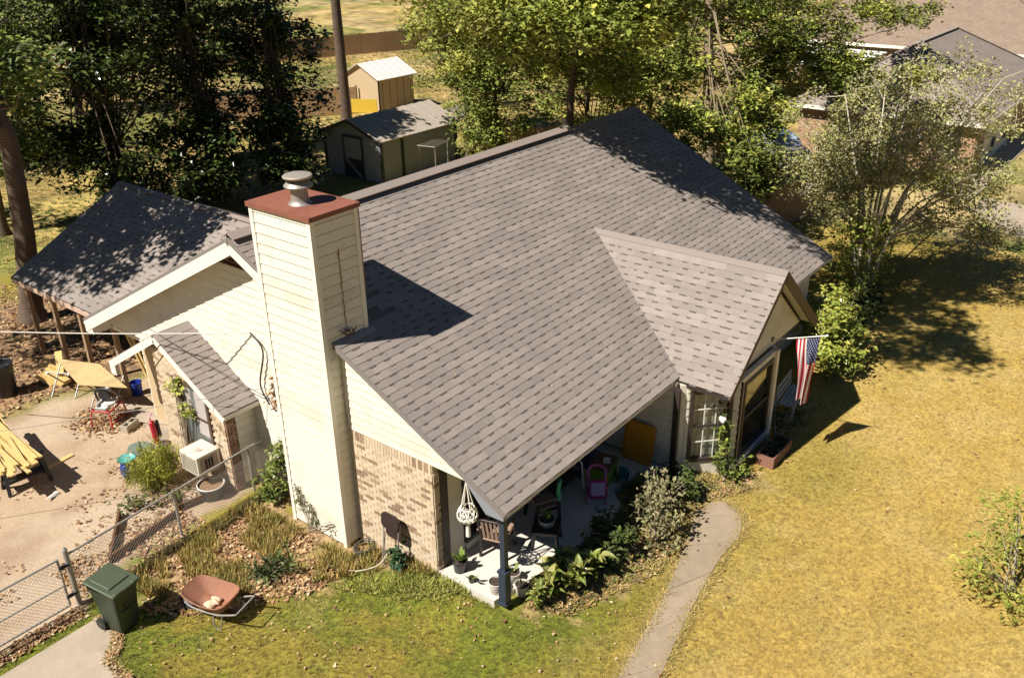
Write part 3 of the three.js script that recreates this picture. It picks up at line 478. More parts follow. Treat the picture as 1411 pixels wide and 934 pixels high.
// small projecting annex with its own gable, window and corner quoins
const AZ = -9.75, AH = 3.47, AS = 0.58, annexY = (z) => AH - AS * Math.abs(z - AZ);
const annexRoof = mesh('annex_roof', [slab([[-0.5, AH, AZ], [-0.5, annexY(-7.45), -7.45], [0.8, annexY(-7.45), -7.45], [0.8, AH, AZ]], 0.07), slab([[-0.5, annexY(-12.05), -12.05], [-0.5, AH - 0.002, AZ], [0.8, AH - 0.002, AZ], [0.8, annexY(-12.05), -12.05]], 0.07)], M.roofDeck, house);
reseed(404);
{ const H = Math.hypot(1, AS) * 2.3; shingleSlope(annexRoof, [0, annexY(-7.45), -7.45], [1, 0, 0], [0, AS, -1], H, () => [-0.52, 0.79], 0.172); }
mesh('annex_rake_board', [beam([-0.5, annexY(-7.45) - 0.12, -7.45], [-0.5, AH - 0.12, AZ], 0.03, 0.15), beam([-0.5, annexY(-12.05) - 0.12, -12.05], [-0.5, AH - 0.12, AZ], 0.03, 0.17), box(0.1, 0.3, 0.24, -0.46, annexY(-12.05) - 0.22, -11.95)], M.trim, house);
mesh('annex_fascia', [beam([-0.5, annexY(-7.45) - 0.07, -7.44], [0.8, annexY(-7.45) - 0.07, -7.44], 0.02, 0.1)], M.trim, house);
const annexWall = mesh('annex_wall', slab([[-0.35, 0, -7.65], [-0.35, annexY(-7.65) - 0.1, -7.65], [-0.35, AH - 0.12, AZ], [-0.35, annexY(-10.15) - 0.1, -10.15], [-0.35, 0, -10.15]], 0.12, [-1, 0, 0]), M.mortar, house);
reseed(66);
brickWall(annexWall, [-0.36, 0, -7.66], [0, 0, -1], [-1, 0, 0], 2.48, 0.02, 3.3, brickMats, [[0.55, 1.65, 0.82, 2.42]], true, (u) => annexY(-7.65 - u) - 0.13);
const annexSide = mesh('annex_wall', box(0.8, 2.1, 0.1, 0.06, 1.05, -7.705), M.sheath, house);
brickWall(annexSide, [-0.36, 0, -7.65], [1, 0, 0], [0, 0, 1], 0.24, 0.02, 2.1, redBrickMats);
siding(annexSide, [0, 0, -7.652], [1, 0, 0], [0, 0, 1], 0.1, 2.1, () => [-0.1, 0.45]);
mesh('annex_wall', [box(0.75, 2.7, 0.1, 0.06, 1.35, -10.1), slab([[WX - 0.05, 0, -12.1], [WX - 0.05, 0, -10.2], [WX - 0.05, annexY(-10.2) - 0.1, -10.2], [WX - 0.05, annexY(-12.1) - 0.1, -12.1]], 0.04, [-1, 0, 0])], mat([0.5, 0.38, 0.22], 0.7), house);
{ const d = mesh('annex_door', box(0.04, 1.75, 0.85, WX - 0.075, 0.95, -11.0), M.darkTrim, house); mesh('handle', place(new THREE.SphereGeometry(0.035, 8, 6), WX - 0.12, 0.95, -11.32), M.steel, d); }
const annexWin = mesh('window', [box(0.1, 1.7, 0.09, -0.36, 1.6, -8.22), box(0.1, 1.7, 0.12, -0.37, 1.6, -9.27), box(0.1, 0.09, 1.0, -0.36, 2.41, -8.75), box(0.1, 0.07, 1.0, -0.36, 0.84, -8.75), box(0.06, 0.05, 1.0, -0.37, 1.62, -8.75)], M.brownTrim, house);
mesh('pane', box(0.012, 0.76, 0.96, -0.365, 2.0, -8.75), mat([0.16, 0.17, 0.17], 0.08), annexWin); mesh('pane', box(0.012, 0.74, 0.96, -0.358, 1.24, -8.75), mat([0.14, 0.15, 0.14], 0.08), annexWin);
mesh('curtain', [box(0.006, 1.1, 0.4, -0.374, 1.75, -8.5), box(0.006, 0.7, 0.2, -0.374, 1.95, -8.95)], mat([0.42, 0.38, 0.36], 0.9), annexWin);

// single pieces for what shows largest, the rest joined
function settle(list, name, restName, m, max = 300) {
  list.sort((a, b) => a.d - b.d);
  list.forEach((s, i) => { if (i < max) { const o = new THREE.Mesh(s.g, s.mat || m); o.name = name; o.matrix.copy(s.m); o.matrix.decompose(o.position, o.quaternion, o.scale); o.castShadow = o.receiveShadow = true; s.parent.add(o); } });
  const rest = list.slice(max), by = new Map(); if (!rest.length) return;
  if (!rest[0].mat) { const g = mergeGeometries(rest.map((s) => s.g.clone().applyMatrix4(s.m))); const o = new THREE.Mesh(g, m); o.name = restName; o.userData.kind = 'stuff'; o.castShadow = o.receiveShadow = true; house.add(o); return; }
  const gs = rest.map((s) => { const g = s.g.clone().applyMatrix4(s.m), n = g.attributes.position.count, col = new Float32Array(n * 3), c = s.mat.color; for (let i = 0; i < n; i++) col.set([c.r, c.g, c.b], i * 3); g.setAttribute('color', new THREE.BufferAttribute(col, 3)); return g; });
  const o = new THREE.Mesh(mergeGeometries(gs), mat([1, 1, 1], 0.9, { vertexColors: true, bumpMap: scaled(mottle, 5), bumpScale: 0.006 })); o.name = restName; o.userData.kind = 'stuff'; o.castShadow = o.receiveShadow = true; house.add(o);
}
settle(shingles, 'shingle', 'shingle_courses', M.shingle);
settle(bricks, 'brick', 'brick_courses', null);

// ───────────────────────── yard objects ─────────────────────────
const boxAt = (name, g, m, p) => mesh(name, g, m, p);
// chain-link fence with its gate
{
  const f = thing('chain_link_fence', 'galvanized chain-link fence running from the gate post to the house wall', 'fence', [0, 0, 0]);
  f.position.set(-4.5, 0, -7.02); f.rotation.y = 0.07;
  const X1 = 4.9, H = 1.18;
  for (const x of [2.4, 4.4]) mesh('post', [cyl(0.03, 0.03, H, x, H / 2, 0, 8), cyl(0.015, 0.035, 0.05, x, H + 0.02, 0, 8)], M.galv, f);
  mesh('post', [cyl(0.05, 0.05, 1.3, 0, 0.65, 0, 10), cyl(0.02, 0.055, 0.06, 0, 1.33, 0, 10)], M.galvDull, f);
  mesh('top_rail', bar([0, H, 0], [X1, H, 0], 0.024, 8), M.galv, f);
  const wires = (x0, x1, y0, y1, z) => { const g = [], s = 0.085, hh = y1 - y0, w = x1 - x0; for (let u = -hh; u < w; u += s) for (const dir of [1, -1]) { let a = u, b = u + hh, ya = y0, yb = y1; if (a < 0) { ya = y0 - a; a = 0; } if (b > w) { yb = y1 - (b - w); b = w; } if (b - a < 0.03) continue; const A = [x0 + (dir > 0 ? a : w - a), ya, z + dir * 0.002], B = [x0 + (dir > 0 ? b : w - b), yb, z + dir * 0.002]; g.push(bar(A, B, 0.003, 3)); } return g; };
  const n = mesh('wire_mesh', wires(0, X1, 0.04, H - 0.02, 0.03), M.galvDull, f); n.userData.kind = 'stuff';
  const gt = thing('chain_link_gate', 'chain-link drive gate with a mid rail beside the green bin', 'gate', [0, 0, 0]);
  mesh('gate_frame', [bar([-4.68, 0.1, FZ], [-4.68, 1.2, FZ], 0.024, 8), bar([-4.68, 1.18, FZ], [-8.4, 1.18, FZ], 0.022, 8), bar([-4.68, 0.1, FZ], [-8.4, 0.1, FZ], 0.022, 8), bar([-8.4, 0.1, FZ], [-8.4, 1.2, FZ], 0.024, 8)], M.galvDull, gt);
  mesh('mid_rail', bar([-4.68, 0.58, FZ], [-8.4, 0.58, FZ], 0.018, 8), M.galvDull, gt);
  for (const y of [0.3, 0.98]) mesh('hinge', box(0.2, 0.05, 0.06, -4.6, y, FZ), M.black, gt);
  const m2 = mesh('wire_mesh', wires(-8.4, -4.68, 0.1, 1.18, FZ + 0.026), M.galvDull, gt); m2.userData.kind = 'stuff';
}
// wheeled bin
{
  const t = thing('wheeled_bin', 'dark green wheeled rubbish bin standing by the gate post', 'bin', [-4.3, 0.03, -5.82], 0.2);
  const green = mat([0.028, 0.042, 0.028], 0.42, { bumpMap: scaled(grainNoise, 2), bumpScale: 0.001 }), lidM = mat([0.066, 0.082, 0.048], 0.5, { bumpMap: scaled(mottle, 2), bumpScale: 0.002 });
  // tapered body: rounded rectangle lofted from floor to rim (front faces +z)
  const rings = [[0, 0.4, 0.42, 0.02], [0.03, 0.44, 0.46, 0.02], [0.5, 0.5, 0.56, 0], [0.88, 0.56, 0.68, -0.01], [0.9, 0.6, 0.73, -0.01], [0.97, 0.61, 0.74, -0.01]];
  const n = 32, pos = [], idx = [];
  rings.forEach(([y, w, d, oz]) => { for (let i = 0; i < n; i++) { const a = i / n * 2 * Math.PI, c = Math.cos(a), s = Math.sin(a), e = 0.22; pos.push(Math.sign(c) * Math.pow(Math.abs(c), e) * w / 2, y, oz + Math.sign(s) * Math.pow(Math.abs(s), e) * d / 2); } });
  for (let r = 0; r < rings.length - 1; r++) for (let i = 0; i < n; i++) { const a = r * n + i, b = r * n + (i + 1) % n, c = a + n, d = b + n; idx.push(a, c, b, b, c, d); }
  for (let i = 1; i < n - 1; i++) idx.push(0, i, i + 1);
  const g = new THREE.BufferGeometry(); g.setAttribute('position', new THREE.Float32BufferAttribute(pos, 3)); g.setIndex(idx); g.computeVertexNormals();
  mesh('body', [g], green, t);
  const lid = mesh('lid', [rbox(0.64, 0.06, 0.8, 0.028, 0, 1.02, -0.01, 0.1), rbox(0.46, 0.05, 0.5, 0.024, 0, 1.06, -0.05, 0.1), rbox(0.16, 0.07, 0.08, 0.02, -0.2, 1.0, 0.36, 0.1), rbox(0.16, 0.07, 0.08, 0.02, 0.2, 1.0, 0.36, 0.1)], lidM, t);
  mesh('handle', [bar([-0.26, 1.0, -0.42], [0.26, 1.0, -0.42], 0.018, 8), box(0.05, 0.05, 0.1, -0.25, 1.0, -0.39), box(0.05, 0.05, 0.1, 0.25, 1.0, -0.39)], green, t);
  for (const x of [-0.26, 0.26]) { const w = mesh('wheel', cyl(0.12, 0.12, 0.05, x, 0.12, -0.22, 18, 0, 0, Math.PI / 2), M.rubber, t); mesh('hub', cyl(0.06, 0.06, 0.06, x, 0.12, -0.22, 12, 0, 0, Math.PI / 2), green, w); }
  mesh('lift_bar', [bar([-0.16, 0.5, 0.29], [0.16, 0.5, 0.29], 0.014, 6), box(0.2, 0.1, 0.01, 0, 0.62, 0.305)], M.black, t);
}
// wheelbarrow
{
  const t = thing('wheelbarrow', 'rusty red wheelbarrow with pale stones in its tray', 'wheelbarrow', [-3.12, 0, -4.62], -1.3);
  const red = mat([1, 1, 1], 0.75, { map: scaled(dirtyTexture(0.29, 0.125, 0.072, 0.12, 16, 0.2, 0.12, 0.08, 0.6), 1.2), bumpMap: scaled(mottle, 4), bumpScale: 0.003 });
  const ringAt = (y, l, w, ox, n, e) => { const a = []; for (let i = 0; i < n; i++) { const q = i / n * 2 * Math.PI, c = Math.cos(q), s = Math.sin(q); const f = Math.sign(c) * Math.pow(Math.abs(c), e), h = Math.sign(s) * Math.pow(Math.abs(s), e); a.push([ox + f * l / 2, y + (f < 0 ? -f * 0.07 : 0), h * (w / 2) * (f < 0 ? 1 + f * 0.12 : 1)]); } return a; };
  const n = 36, L = [ringAt(0.56, 0.98, 0.72, 0, n, 0.45), ringAt(0.575, 0.96, 0.70, 0, n, 0.45), ringAt(0.33, 0.6, 0.44, 0.04, n, 0.5), ringAt(0.325, 0.3, 0.2, 0.04, n, 0.6), ringAt(0.325, 0.02, 0.02, 0.04, n, 1), ringAt(0.31, 0.02, 0.02, 0.04, n, 1), ringAt(0.315, 0.62, 0.46, 0.04, n, 0.5), ringAt(0.55, 0.99, 0.73, 0, n, 0.45), ringAt(0.56, 0.98, 0.72, 0, n, 0.45)];
  const pos = L.flat(2), idx = []; for (let r = 0; r < L.length - 1; r++) for (let i = 0; i < n; i++) { const a = r * n + i, b = r * n + (i + 1) % n; idx.push(a, b, a + n, b, b + n, a + n); }
  const g = new THREE.BufferGeometry(); g.setAttribute('position', new THREE.Float32BufferAttribute(pos, 3)); g.setIndex(idx); g.computeVertexNormals();
  mesh('tray', [g, tube(ringAt(0.57, 0.98, 0.72, 0, 24, 0.45).concat([ringAt(0.57, 0.98, 0.72, 0, 24, 0.45)[0]]), 0.014, 6, 60)], red, t);
  const fr = mat([0.32, 0.3, 0.28], 0.5, { metalness: 0.3 });
  mesh('handle', tube([[-0.62, 0.2, 0.06], [-0.3, 0.26, 0.18], [0.3, 0.34, 0.24], [0.62, 0.46, 0.27], [0.8, 0.53, 0.27]], 0.018, 8), fr, t); mesh('handle', tube([[-0.62, 0.2, -0.06], [-0.3, 0.26, -0.18], [0.3, 0.34, -0.24], [0.62, 0.46, -0.27], [0.8, 0.53, -0.27]], 0.018, 8), fr, t);
  mesh('cross_bar', bar([0.8, 0.53, -0.27], [0.8, 0.53, 0.27], 0.016, 8), fr, t);
  for (const s of [-1, 1]) mesh('leg', tube([[0.2, 0.33, 0.22 * s], [0.22, 0.1, 0.25 * s], [0.26, 0.012, 0.25 * s], [0.34, 0.012, 0.25 * s], [0.4, 0.2, 0.25 * s], [0.44, 0.38, 0.25 * s]], 0.013, 6), fr, t);
  const w = mesh('wheel', place(new THREE.TorusGeometry(0.15, 0.05, 10, 24), -0.58, 0.2, 0), M.rubber, t); mesh('rim', cyl(0.11, 0.11, 0.05, -0.58, 0.2, 0, 16, Math.PI / 2), fr, w);
  reseed(9);
  for (let i = 0; i < 6; i++) { const gg = new THREE.IcosahedronGeometry(rr(0.05, 0.11), 1); gg.scale(1.4, 0.5, 0.9); const o = mesh('stone', place(gg, -3.1 + gauss() * 0.1, 0.375, -4.58 + gauss() * 0.1, rnd(), rnd() * 3, 0), mat([0.6, 0.47, 0.32], 0.9)); tag(o, 'small pale stone lying in the wheelbarrow tray', 'stone', 'pale stones in the wheelbarrow'); }
}
// lumber on sawhorses
function sawhorse(p, turn, label) {
  const t = thing('sawhorse', label, 'sawhorse', p, turn, 'sawhorses under the lumber');
  mesh('top_beam', box(0.1, 0.1, 1.0, 0, 0.72, 0), M.black, t);
  for (const s of [-1, 1]) for (const e of [-1, 1]) mesh('leg', beam([0.02 * e, 0.7, 0.4 * s], [0.24 * e, 0.0, 0.46 * s], 0.08, 0.04), M.black, t);
  for (const s of [-1, 1]) mesh('brace', beam([-0.17, 0.25, 0.44 * s], [0.17, 0.25, 0.44 * s], 0.03, 0.08), M.black, t);
  mesh('shelf', box(0.3, 0.03, 0.85, 0, 0.27, 0), M.black, t);
}
sawhorse([-3.15, 0, -11.85], 1.45, 'black sawhorse carrying the near end of the yellow lumber'); sawhorse([-3.25, 0, -13.5], 1.45, 'black sawhorse carrying the far end of the yellow lumber');
reseed(21);
for (let i = 0; i < 18; i++) {
  const a = -1.28 + gauss() * 0.09, len = rr(2.4, 3.3), lay = Math.floor(i / 6), o = mesh('lumber_board', box(0.09, 0.038, len, 0, 0, 0), M.pine);
  o.position.set(-3.2 + (i % 6 - 2.5) * 0.135 + gauss() * 0.05, 0.79 + lay * 0.041 + (i % 3) * 0.0015, -12.75 + gauss() * 0.35); o.rotation.y = -0.12 + gauss() * 0.12;
  tag(o, 'yellow pine board stacked loosely on the black sawhorses', 'board', 'yellow boards on the sawhorses');
}
tag(mesh('loose_board', box(0.9, 0.04, 0.12, -2.3, 0.02, -12.15, 0, 0.15), M.pine), 'short pale board lying on the ground beside the sawhorses', 'board');
{ const g = new THREE.ConeGeometry(0.09, 0.4, 4); tag(mesh('wedge_stake', place(g, -3.1, 0.06, -10.85, 0.3, 0.4, 1.3), M.white), 'white pointed stake lying on the worn yard', 'stake'); }
// plywood work surface on a metal stand
{
  const t = thing('plywood_sheet', 'wide yellow plywood sheet laid across folding stands', 'plywood', [0, 0, 0]);
  mesh('sheet', slab([[-0.5, 0.78, -14.1], [0.19, 0.78, -12.9], [0.48, 0.78, -14.8], [-0.08, 0.78, -16.1]], 0.02), mat([1, 1, 1], 0.8, { map: scaled(dirtyTexture(0.54, 0.4, 0.19, 0.15, 12, 0.36, 0.26, 0.14, 0.7), 0.5) }), t);
  const s = thing('folding_stand', 'grey metal folding stand under the outer end of the plywood', 'stand', [-0.2, 0, -15.4], 0.5);
  for (const e of [-1, 1]) { mesh('leg', bar([-0.35, 0, e * 0.35], [0.35, 0.76, e * 0.35], 0.02, 6), M.steel, s); mesh('leg', bar([0.35, 0, e * 0.32], [-0.35, 0.76, e * 0.32], 0.02, 6), M.steel, s); }
  mesh('cross_bar', bar([-0.32, 0.76, -0.36], [-0.32, 0.76, 0.36], 0.018, 6), M.steel, s);
  const s2 = thing('folding_stand', 'grey metal folding stand under the plywood nearest the blue bucket', 'stand', [0.05, 0, -13.8], 0.4);
  for (const e of [-1, 1]) { mesh('leg', bar([-0.35, 0, e * 0.35], [0.35, 0.77, e * 0.35], 0.02, 6), M.steel, s2); mesh('leg', bar([0.35, 0, e * 0.32], [-0.35, 0.77, e * 0.32], 0.02, 6), M.steel, s2); }
  reseed(31);
  for (let i = 0; i < 5; i++) { const o = mesh('wood_offcut', box(rr(0.1, 0.2), rr(0.05, 0.09), rr(0.5, 0.9), -0.35 + i * 0.1, 0.06 + i * 0.12, -16.2 + gauss() * 0.1, rr(-0.1, 0.5), rr(-0.5, 0.5), 0), M.pine); tag(o, 'rough wood offcut piled at the end of the plywood', 'wood', 'offcuts beside the plywood'); }
}
// mitre saw on a red stand
{
  const t = thing('mitre_saw', 'white and black mitre saw standing on a red frame', 'saw', [-0.4, 0, -13.0], 0.5);
  const red = mat([0.42, 0.03, 0.03], 0.5), wh = mat([0.6, 0.58, 0.55], 0.4);
  for (const [x, z] of [[-0.3, -0.25], [0.3, -0.25], [-0.3, 0.25], [0.3, 0.25]]) mesh('leg', bar([x * 1.25, 0, z * 1.2], [x, 0.45, z], 0.022, 6), red, t);
  mesh('frame', [bar([-0.3, 0.45, -0.25], [0.3, 0.45, -0.25], 0.022, 6), bar([-0.3, 0.45, 0.25], [0.3, 0.45, 0.25], 0.022, 6), bar([-0.3, 0.45, -0.25], [-0.3, 0.45, 0.25], 0.022, 6), bar([0.3, 0.45, -0.25], [0.3, 0.45, 0.25], 0.022, 6), bar([-0.36, 0.12, 0.28], [0.36, 0.12, 0.28], 0.016, 6)], red, t);
  mesh('base', [rbox(0.6, 0.08, 0.32, 0.02, 0, 0.51, 0), cyl(0.19, 0.19, 0.05, 0, 0.56, 0.05, 20), box(0.55, 0.1, 0.03, 0, 0.6, -0.1)], wh, t);
  mesh('blade_guard', [cyl(0.16, 0.16, 0.07, 0.03, 0.76, -0.02, 24, 0, 0, Math.PI / 2)], M.black, t);
  mesh('motor', [cyl(0.08, 0.08, 0.22, 0.16, 0.8, -0.06, 14, 0, 0, Math.PI / 2)], wh, t);
  mesh('arm', [tube([[0, 0.58, -0.2], [0, 0.85, -0.24], [0.02, 0.95, -0.08], [0.02, 0.93, 0.16]], 0.03, 8)], M.black, t);
}
{ // cinder block with two cores
  const t = thing('cinder_block', 'grey concrete block with two cores on the yard', 'block', [-0.3, 0, -12.2], 0.35); const m = mat([0.42, 0.36, 0.28], 0.95, { bumpMap: scaled(grainNoise, 4), bumpScale: 0.005 });
  mesh('block_shell', [box(0.46, 0.2, 0.035, 0, 0.1, 0.083), box(0.46, 0.2, 0.035, 0, 0.1, -0.083), box(0.035, 0.2, 0.131, -0.212, 0.1, 0), box(0.035, 0.2, 0.131, 0.212, 0.1, 0), box(0.035, 0.2, 0.131, 0, 0.1, 0)], m, t);
}
{ const t = thing('leaning_boards', 'pair of pale boards standing in the carport opening', 'boards', [1.35, 0, -14.4]); for (let i = 0; i < 2; i++) mesh('board', box(0.04, 1.9, 0.12, i * 0.02, 0.94, i * 0.2, -0.1, 0, 0.18), M.pine, t); }
function bucket(name, label, p, r, h, m, rimM, inner, cat = 'bucket') {
  const t = thing(name, label, cat, p); mesh('body', lathe([[0, 0], [r * 0.82, 0], [r, h], [r * 0.96, h], [r * 0.8, 0.02], [0, 0.02]], 0, 0, 0, 28), m, t);
  mesh('rim', place(new THREE.TorusGeometry(r, r * 0.06, 8, 28), 0, h, 0, Math.PI / 2), rimM || m, t);
  if (inner) mesh('soil', cyl(r * 0.93, r * 0.93, 0.02, 0, h * 0.85, 0, 20), inner, t);
  return t;
}
const blue = mat([0.012, 0.04, 0.33], 0.4);
{ const b = bucket('blue_bucket', 'bright blue plastic bucket standing on the yard near the carport', [0.85, 0, -13.75], 0.16, 0.38, blue, blue); mesh('handle', place(new THREE.TorusGeometry(0.16, 0.006, 6, 20, Math.PI), 0, 0.36, 0, -1.9), M.steel, b); }
bucket('trash_can', 'large black rubbish can at the shaded edge of the yard', [-1.35, 0, -16.7], 0.33, 0.95, M.blackPlastic, M.blackPlastic, M.black, 'bin');
{ const t = thing('garden_pot', 'glossy blue garden pot with a teal bowl on top', 'pot', [-1.5, 0, -10.2]);
  mesh('pot', lathe([[0, 0], [0.14, 0], [0.2, 0.14], [0.2, 0.3], [0.16, 0.38], [0.17, 0.4], [0.14, 0.4], [0, 0.36]], 0, 0, 0), mat([0.015, 0.04, 0.2], 0.2), t); mesh('bowl', lathe([[0, 0.4], [0.12, 0.4], [0.21, 0.52], [0.19, 0.52], [0.1, 0.43], [0, 0.43]], 0, 0, 0), mat([0.1, 0.4, 0.38], 0.35), t); }
{ const t = thing('round_table', 'small grey-green round table leaning beside the blue pot', 'table', [-1.0, 0, -10.45], 0.4); mesh('top', cyl(0.3, 0.3, 0.04, 0, 0.42, 0, 28, 0.12), mat([0.16, 0.2, 0.18], 0.5), t); for (let i = 0; i < 3; i++) mesh('leg', bar([0.2 * Math.cos(i * 2.1), 0.41, 0.2 * Math.sin(i * 2.1)], [0.26 * Math.cos(i * 2.1), 0, 0.26 * Math.sin(i * 2.1)], 0.015, 6), M.steel, t); }
{ const t = thing('toy_vacuum', 'upright toy in red and black on a purple base by the brick annex', 'toy', [-0.35, 0, -10.75], 0.6); mesh('base', rbox(0.34, 0.14, 0.36, 0.05, 0, 0.08, 0), mat([0.4, 0.18, 0.5], 0.45), t); mesh('upright', rbox(0.14, 0.7, 0.1, 0.03, -0.06, 0.48, -0.05, 0, 0, 0.12), mat([0.6, 0.02, 0.05], 0.4), t); mesh('panel', rbox(0.12, 0.5, 0.08, 0.03, 0.1, 0.5, -0.02, 0, 0, 0.12), M.black, t); mesh('handle', tube([[-0.1, 0.8, -0.05], [-0.13, 0.95, -0.05], [-0.02, 1.0, -0.05]], 0.02, 8), mat([0.75, 0.3, 0.4], 0.4), t); }
{ // window air conditioner
  const t = thing('air_conditioner', 'boxy cream window air conditioner sticking out of the brick annex', 'air conditioner', [-0.72, 0.58, -8.3], 0);
  const cream = mat([0.66, 0.6, 0.49], 0.5);
  mesh('housing', [rbox(0.6, 0.5, 0.66, 0.015, 0.02, 0.25, -0.04)], cream, t);
  const gr = mesh('side_grille', box(0.44, 0.36, 0.012, 0.02, 0.25, 0.294), mat([0.36, 0.29, 0.23], 0.7), t); for (let i = 0; i < 3; i++) mesh('slot', box(0.05, 0.24, 0.012, -0.06 + i * 0.075, 0.26, 0.301), M.black, gr);
  mesh('rear_grille', [box(0.012, 0.4, 0.56, -0.285, 0.25, -0.04)], mat([0.4, 0.36, 0.28], 0.6, { metalness: 0.3 }), t);
  mesh('top_seam', [box(0.12, 0.004, 0.2, -0.02, 0.502, 0.0)], mat([0.45, 0.4, 0.32], 0.6), t);
  for (const s of [-1, 1]) mesh('bracket', beam([-0.2, 0, s * 0.3], [0.3, -0.35, s * 0.3], 0.03, 0.04), M.steel, t);
}
{ const t = bucket('planter_tub', 'dark round tub with a pale rim full of dry leaves by the fence', [-0.8, 0, -7.95], 0.3, 0.34, M.blackPlastic, mat([0.62, 0.6, 0.56], 0.5), mat([0.3, 0.17, 0.09], 1, { bumpMap: scaled(mottle, 8), bumpScale: 0.04 }), 'tub'); }
{ // edging timbers of the raised beds
  const E = [[[-3.5, -7.62], [-2.5, -8.95], 'weathered bed-edging board running back from the corner near the bin'], [[-3.42, -7.66], [-1.75, -7.93], 'weathered bed-edging board along the fence side of the open bed'], [[-1.62, -8.05], [-0.3, -7.78], 'pale edging board in front of the pale-rimmed tub'], [[-1.62, -8.1], [-1.25, -8.9], 'pale edging board at the end of the bed by the fine green shrub']];
  for (const [a, b, l] of E) tag(mesh('edging_board', beam([a[0], 0.09, a[1]], [b[0], 0.09, b[1]], 0.05, 0.2), mat([0.34, 0.26, 0.17], 0.9, { map: scaled(T.fence, 0.8) })), l, 'edging');
}
{ const t = thing('garden_hose', 'coiled pale garden hose lying at the foot of the chimney', 'hose', [0, 0, 0]); const p = []; for (let i = 0; i < 40; i++) { const a = i * 0.5; p.push([-0.1 + Math.cos(a) * (0.2 + i * 0.001), 0.05 + i * 0.004, -3.7 + Math.sin(a) * 0.17]); } mesh('coil', tube(p, 0.014, 6, 200), mat([0.08, 0.08, 0.07], 0.5), t); mesh('run', tube([[-0.05, 0.35, -3.0], [-0.35, 0.2, -3.0], [-0.65, 0.12, -3.25], [-0.8, 0.06, -3.6]], 0.013, 6, 40), mat([0.55, 0.5, 0.38], 0.5), t); }
{ // folding chair leaning on the brick wall
  const t = thing('folding_chair', 'brown folding chair leaning against the brick wall', 'chair', [-0.12, 0, -2.85]);
  const pm = mat([0.035, 0.022, 0.02], 0.5);
  const panel = (w, h, r) => { const s = new THREE.Shape(), a = w / 2, b = h / 2; s.moveTo(-a + r, -b); s.lineTo(a - r, -b); s.quadraticCurveTo(a, -b, a, -b + r); s.lineTo(a, b - r); s.quadraticCurveTo(a, b, a - r, b); s.lineTo(-a + r, b); s.quadraticCurveTo(-a, b, -a, b - r); s.lineTo(-a, -b + r); s.quadraticCurveTo(-a, -b, -a + r, -b); const g = new THREE.ExtrudeGeometry(s, { depth: 0.025, bevelEnabled: true, bevelSize: 0.008, bevelThickness: 0.008, bevelSegments: 2 }); g.rotateY(-Math.PI / 2); return g; };
  mesh('backrest', place(panel(0.46, 0.34, 0.13), 0.06, 1.14, -0.02, 0, 0, -0.12), pm, t); mesh('seat', place(panel(0.4, 0.36, 0.12), 0.07, 0.98, 0.06, 0, 0, -0.14), pm, t);
  for (const s of [-1, 1]) { mesh('leg', bar([-0.1, 0, 0.2 * s], [0.08, 1.25, 0.2 * s], 0.011, 6), M.galvDull, t); mesh('leg', bar([-0.02, 0, 0.24 * s], [0.04, 0.85, 0.18 * s], 0.011, 6), M.galvDull, t); }
}
// ── porch things ──
function patioChair(label, p, turn) {
  const t = thing('patio_chair', label, 'chair', p, turn, 'chairs on the porch'); const fm = mat([0.03, 0.022, 0.018], 0.45), sm = mat([0.3, 0.2, 0.14], 0.8);
  for (const s of [-1, 1]) { mesh('leg', beam([0.28, 0, 0.27 * s], [0.24, 0.62, 0.27 * s], 0.05, 0.06), fm, t); mesh('leg', beam([-0.3, 0, 0.25 * s], [-0.22, 0.6, 0.26 * s], 0.05, 0.06), fm, t); mesh('armrest', place(new RoundedBoxGeometry(0.6, 0.035, 0.09, 2, 0.015), 0.0, 0.63, 0.28 * s), sm, t); }
  mesh('seat', rbox(0.5, 0.05, 0.5, 0.02, 0, 0.41, 0, 0, 0, 0.05), sm, t); mesh('seat_frame', [box(0.5, 0.06, 0.03, 0, 0.36, 0.25), box(0.5, 0.06, 0.03, 0, 0.36, -0.25)], fm, t);
  const b = mesh('backrest', [tube([[-0.23, 0.4, -0.25], [-0.36, 0.92, -0.24], [-0.37, 0.96, 0], [-0.36, 0.92, 0.24], [-0.23, 0.4, 0.25]], 0.025, 6, 30)], fm, t); for (let i = 0; i < 5; i++) mesh('slat', beam([-0.24, 0.44, -0.18 + i * 0.09], [-0.365, 0.93, -0.18 + i * 0.09], 0.05, 0.018, V(1, 0, 0)), sm, b);
}
patioChair('dark patio chair with tan arms by the glass door', [1.35, 0.3, -1.3], 0.3); patioChair('dark patio chair standing behind the side table', [2.75, 0.3, -1.2], -0.5);
{ const t = thing('side_table', 'dark square side table holding a pot on the porch', 'table', [2.1, 0.3, -0.62], 0.5); const m = mat([0.025, 0.02, 0.02], 0.4); mesh('top', rbox(0.56, 0.05, 0.56, 0.02, 0, 0.45, 0), m, t); for (const x of [-1, 1]) for (const z of [-1, 1]) mesh('leg', beam([0.22 * x, 0.43, 0.22 * z], [0.26 * x, 0, 0.26 * z], 0.05, 0.05), m, t); mesh('apron', [box(0.48, 0.08, 0.02, 0, 0.4, 0.23), box(0.48, 0.08, 0.02, 0, 0.4, -0.23), box(0.02, 0.08, 0.44, 0.23, 0.4, 0), box(0.02, 0.08, 0.44, -0.23, 0.4, 0)], m, t); }
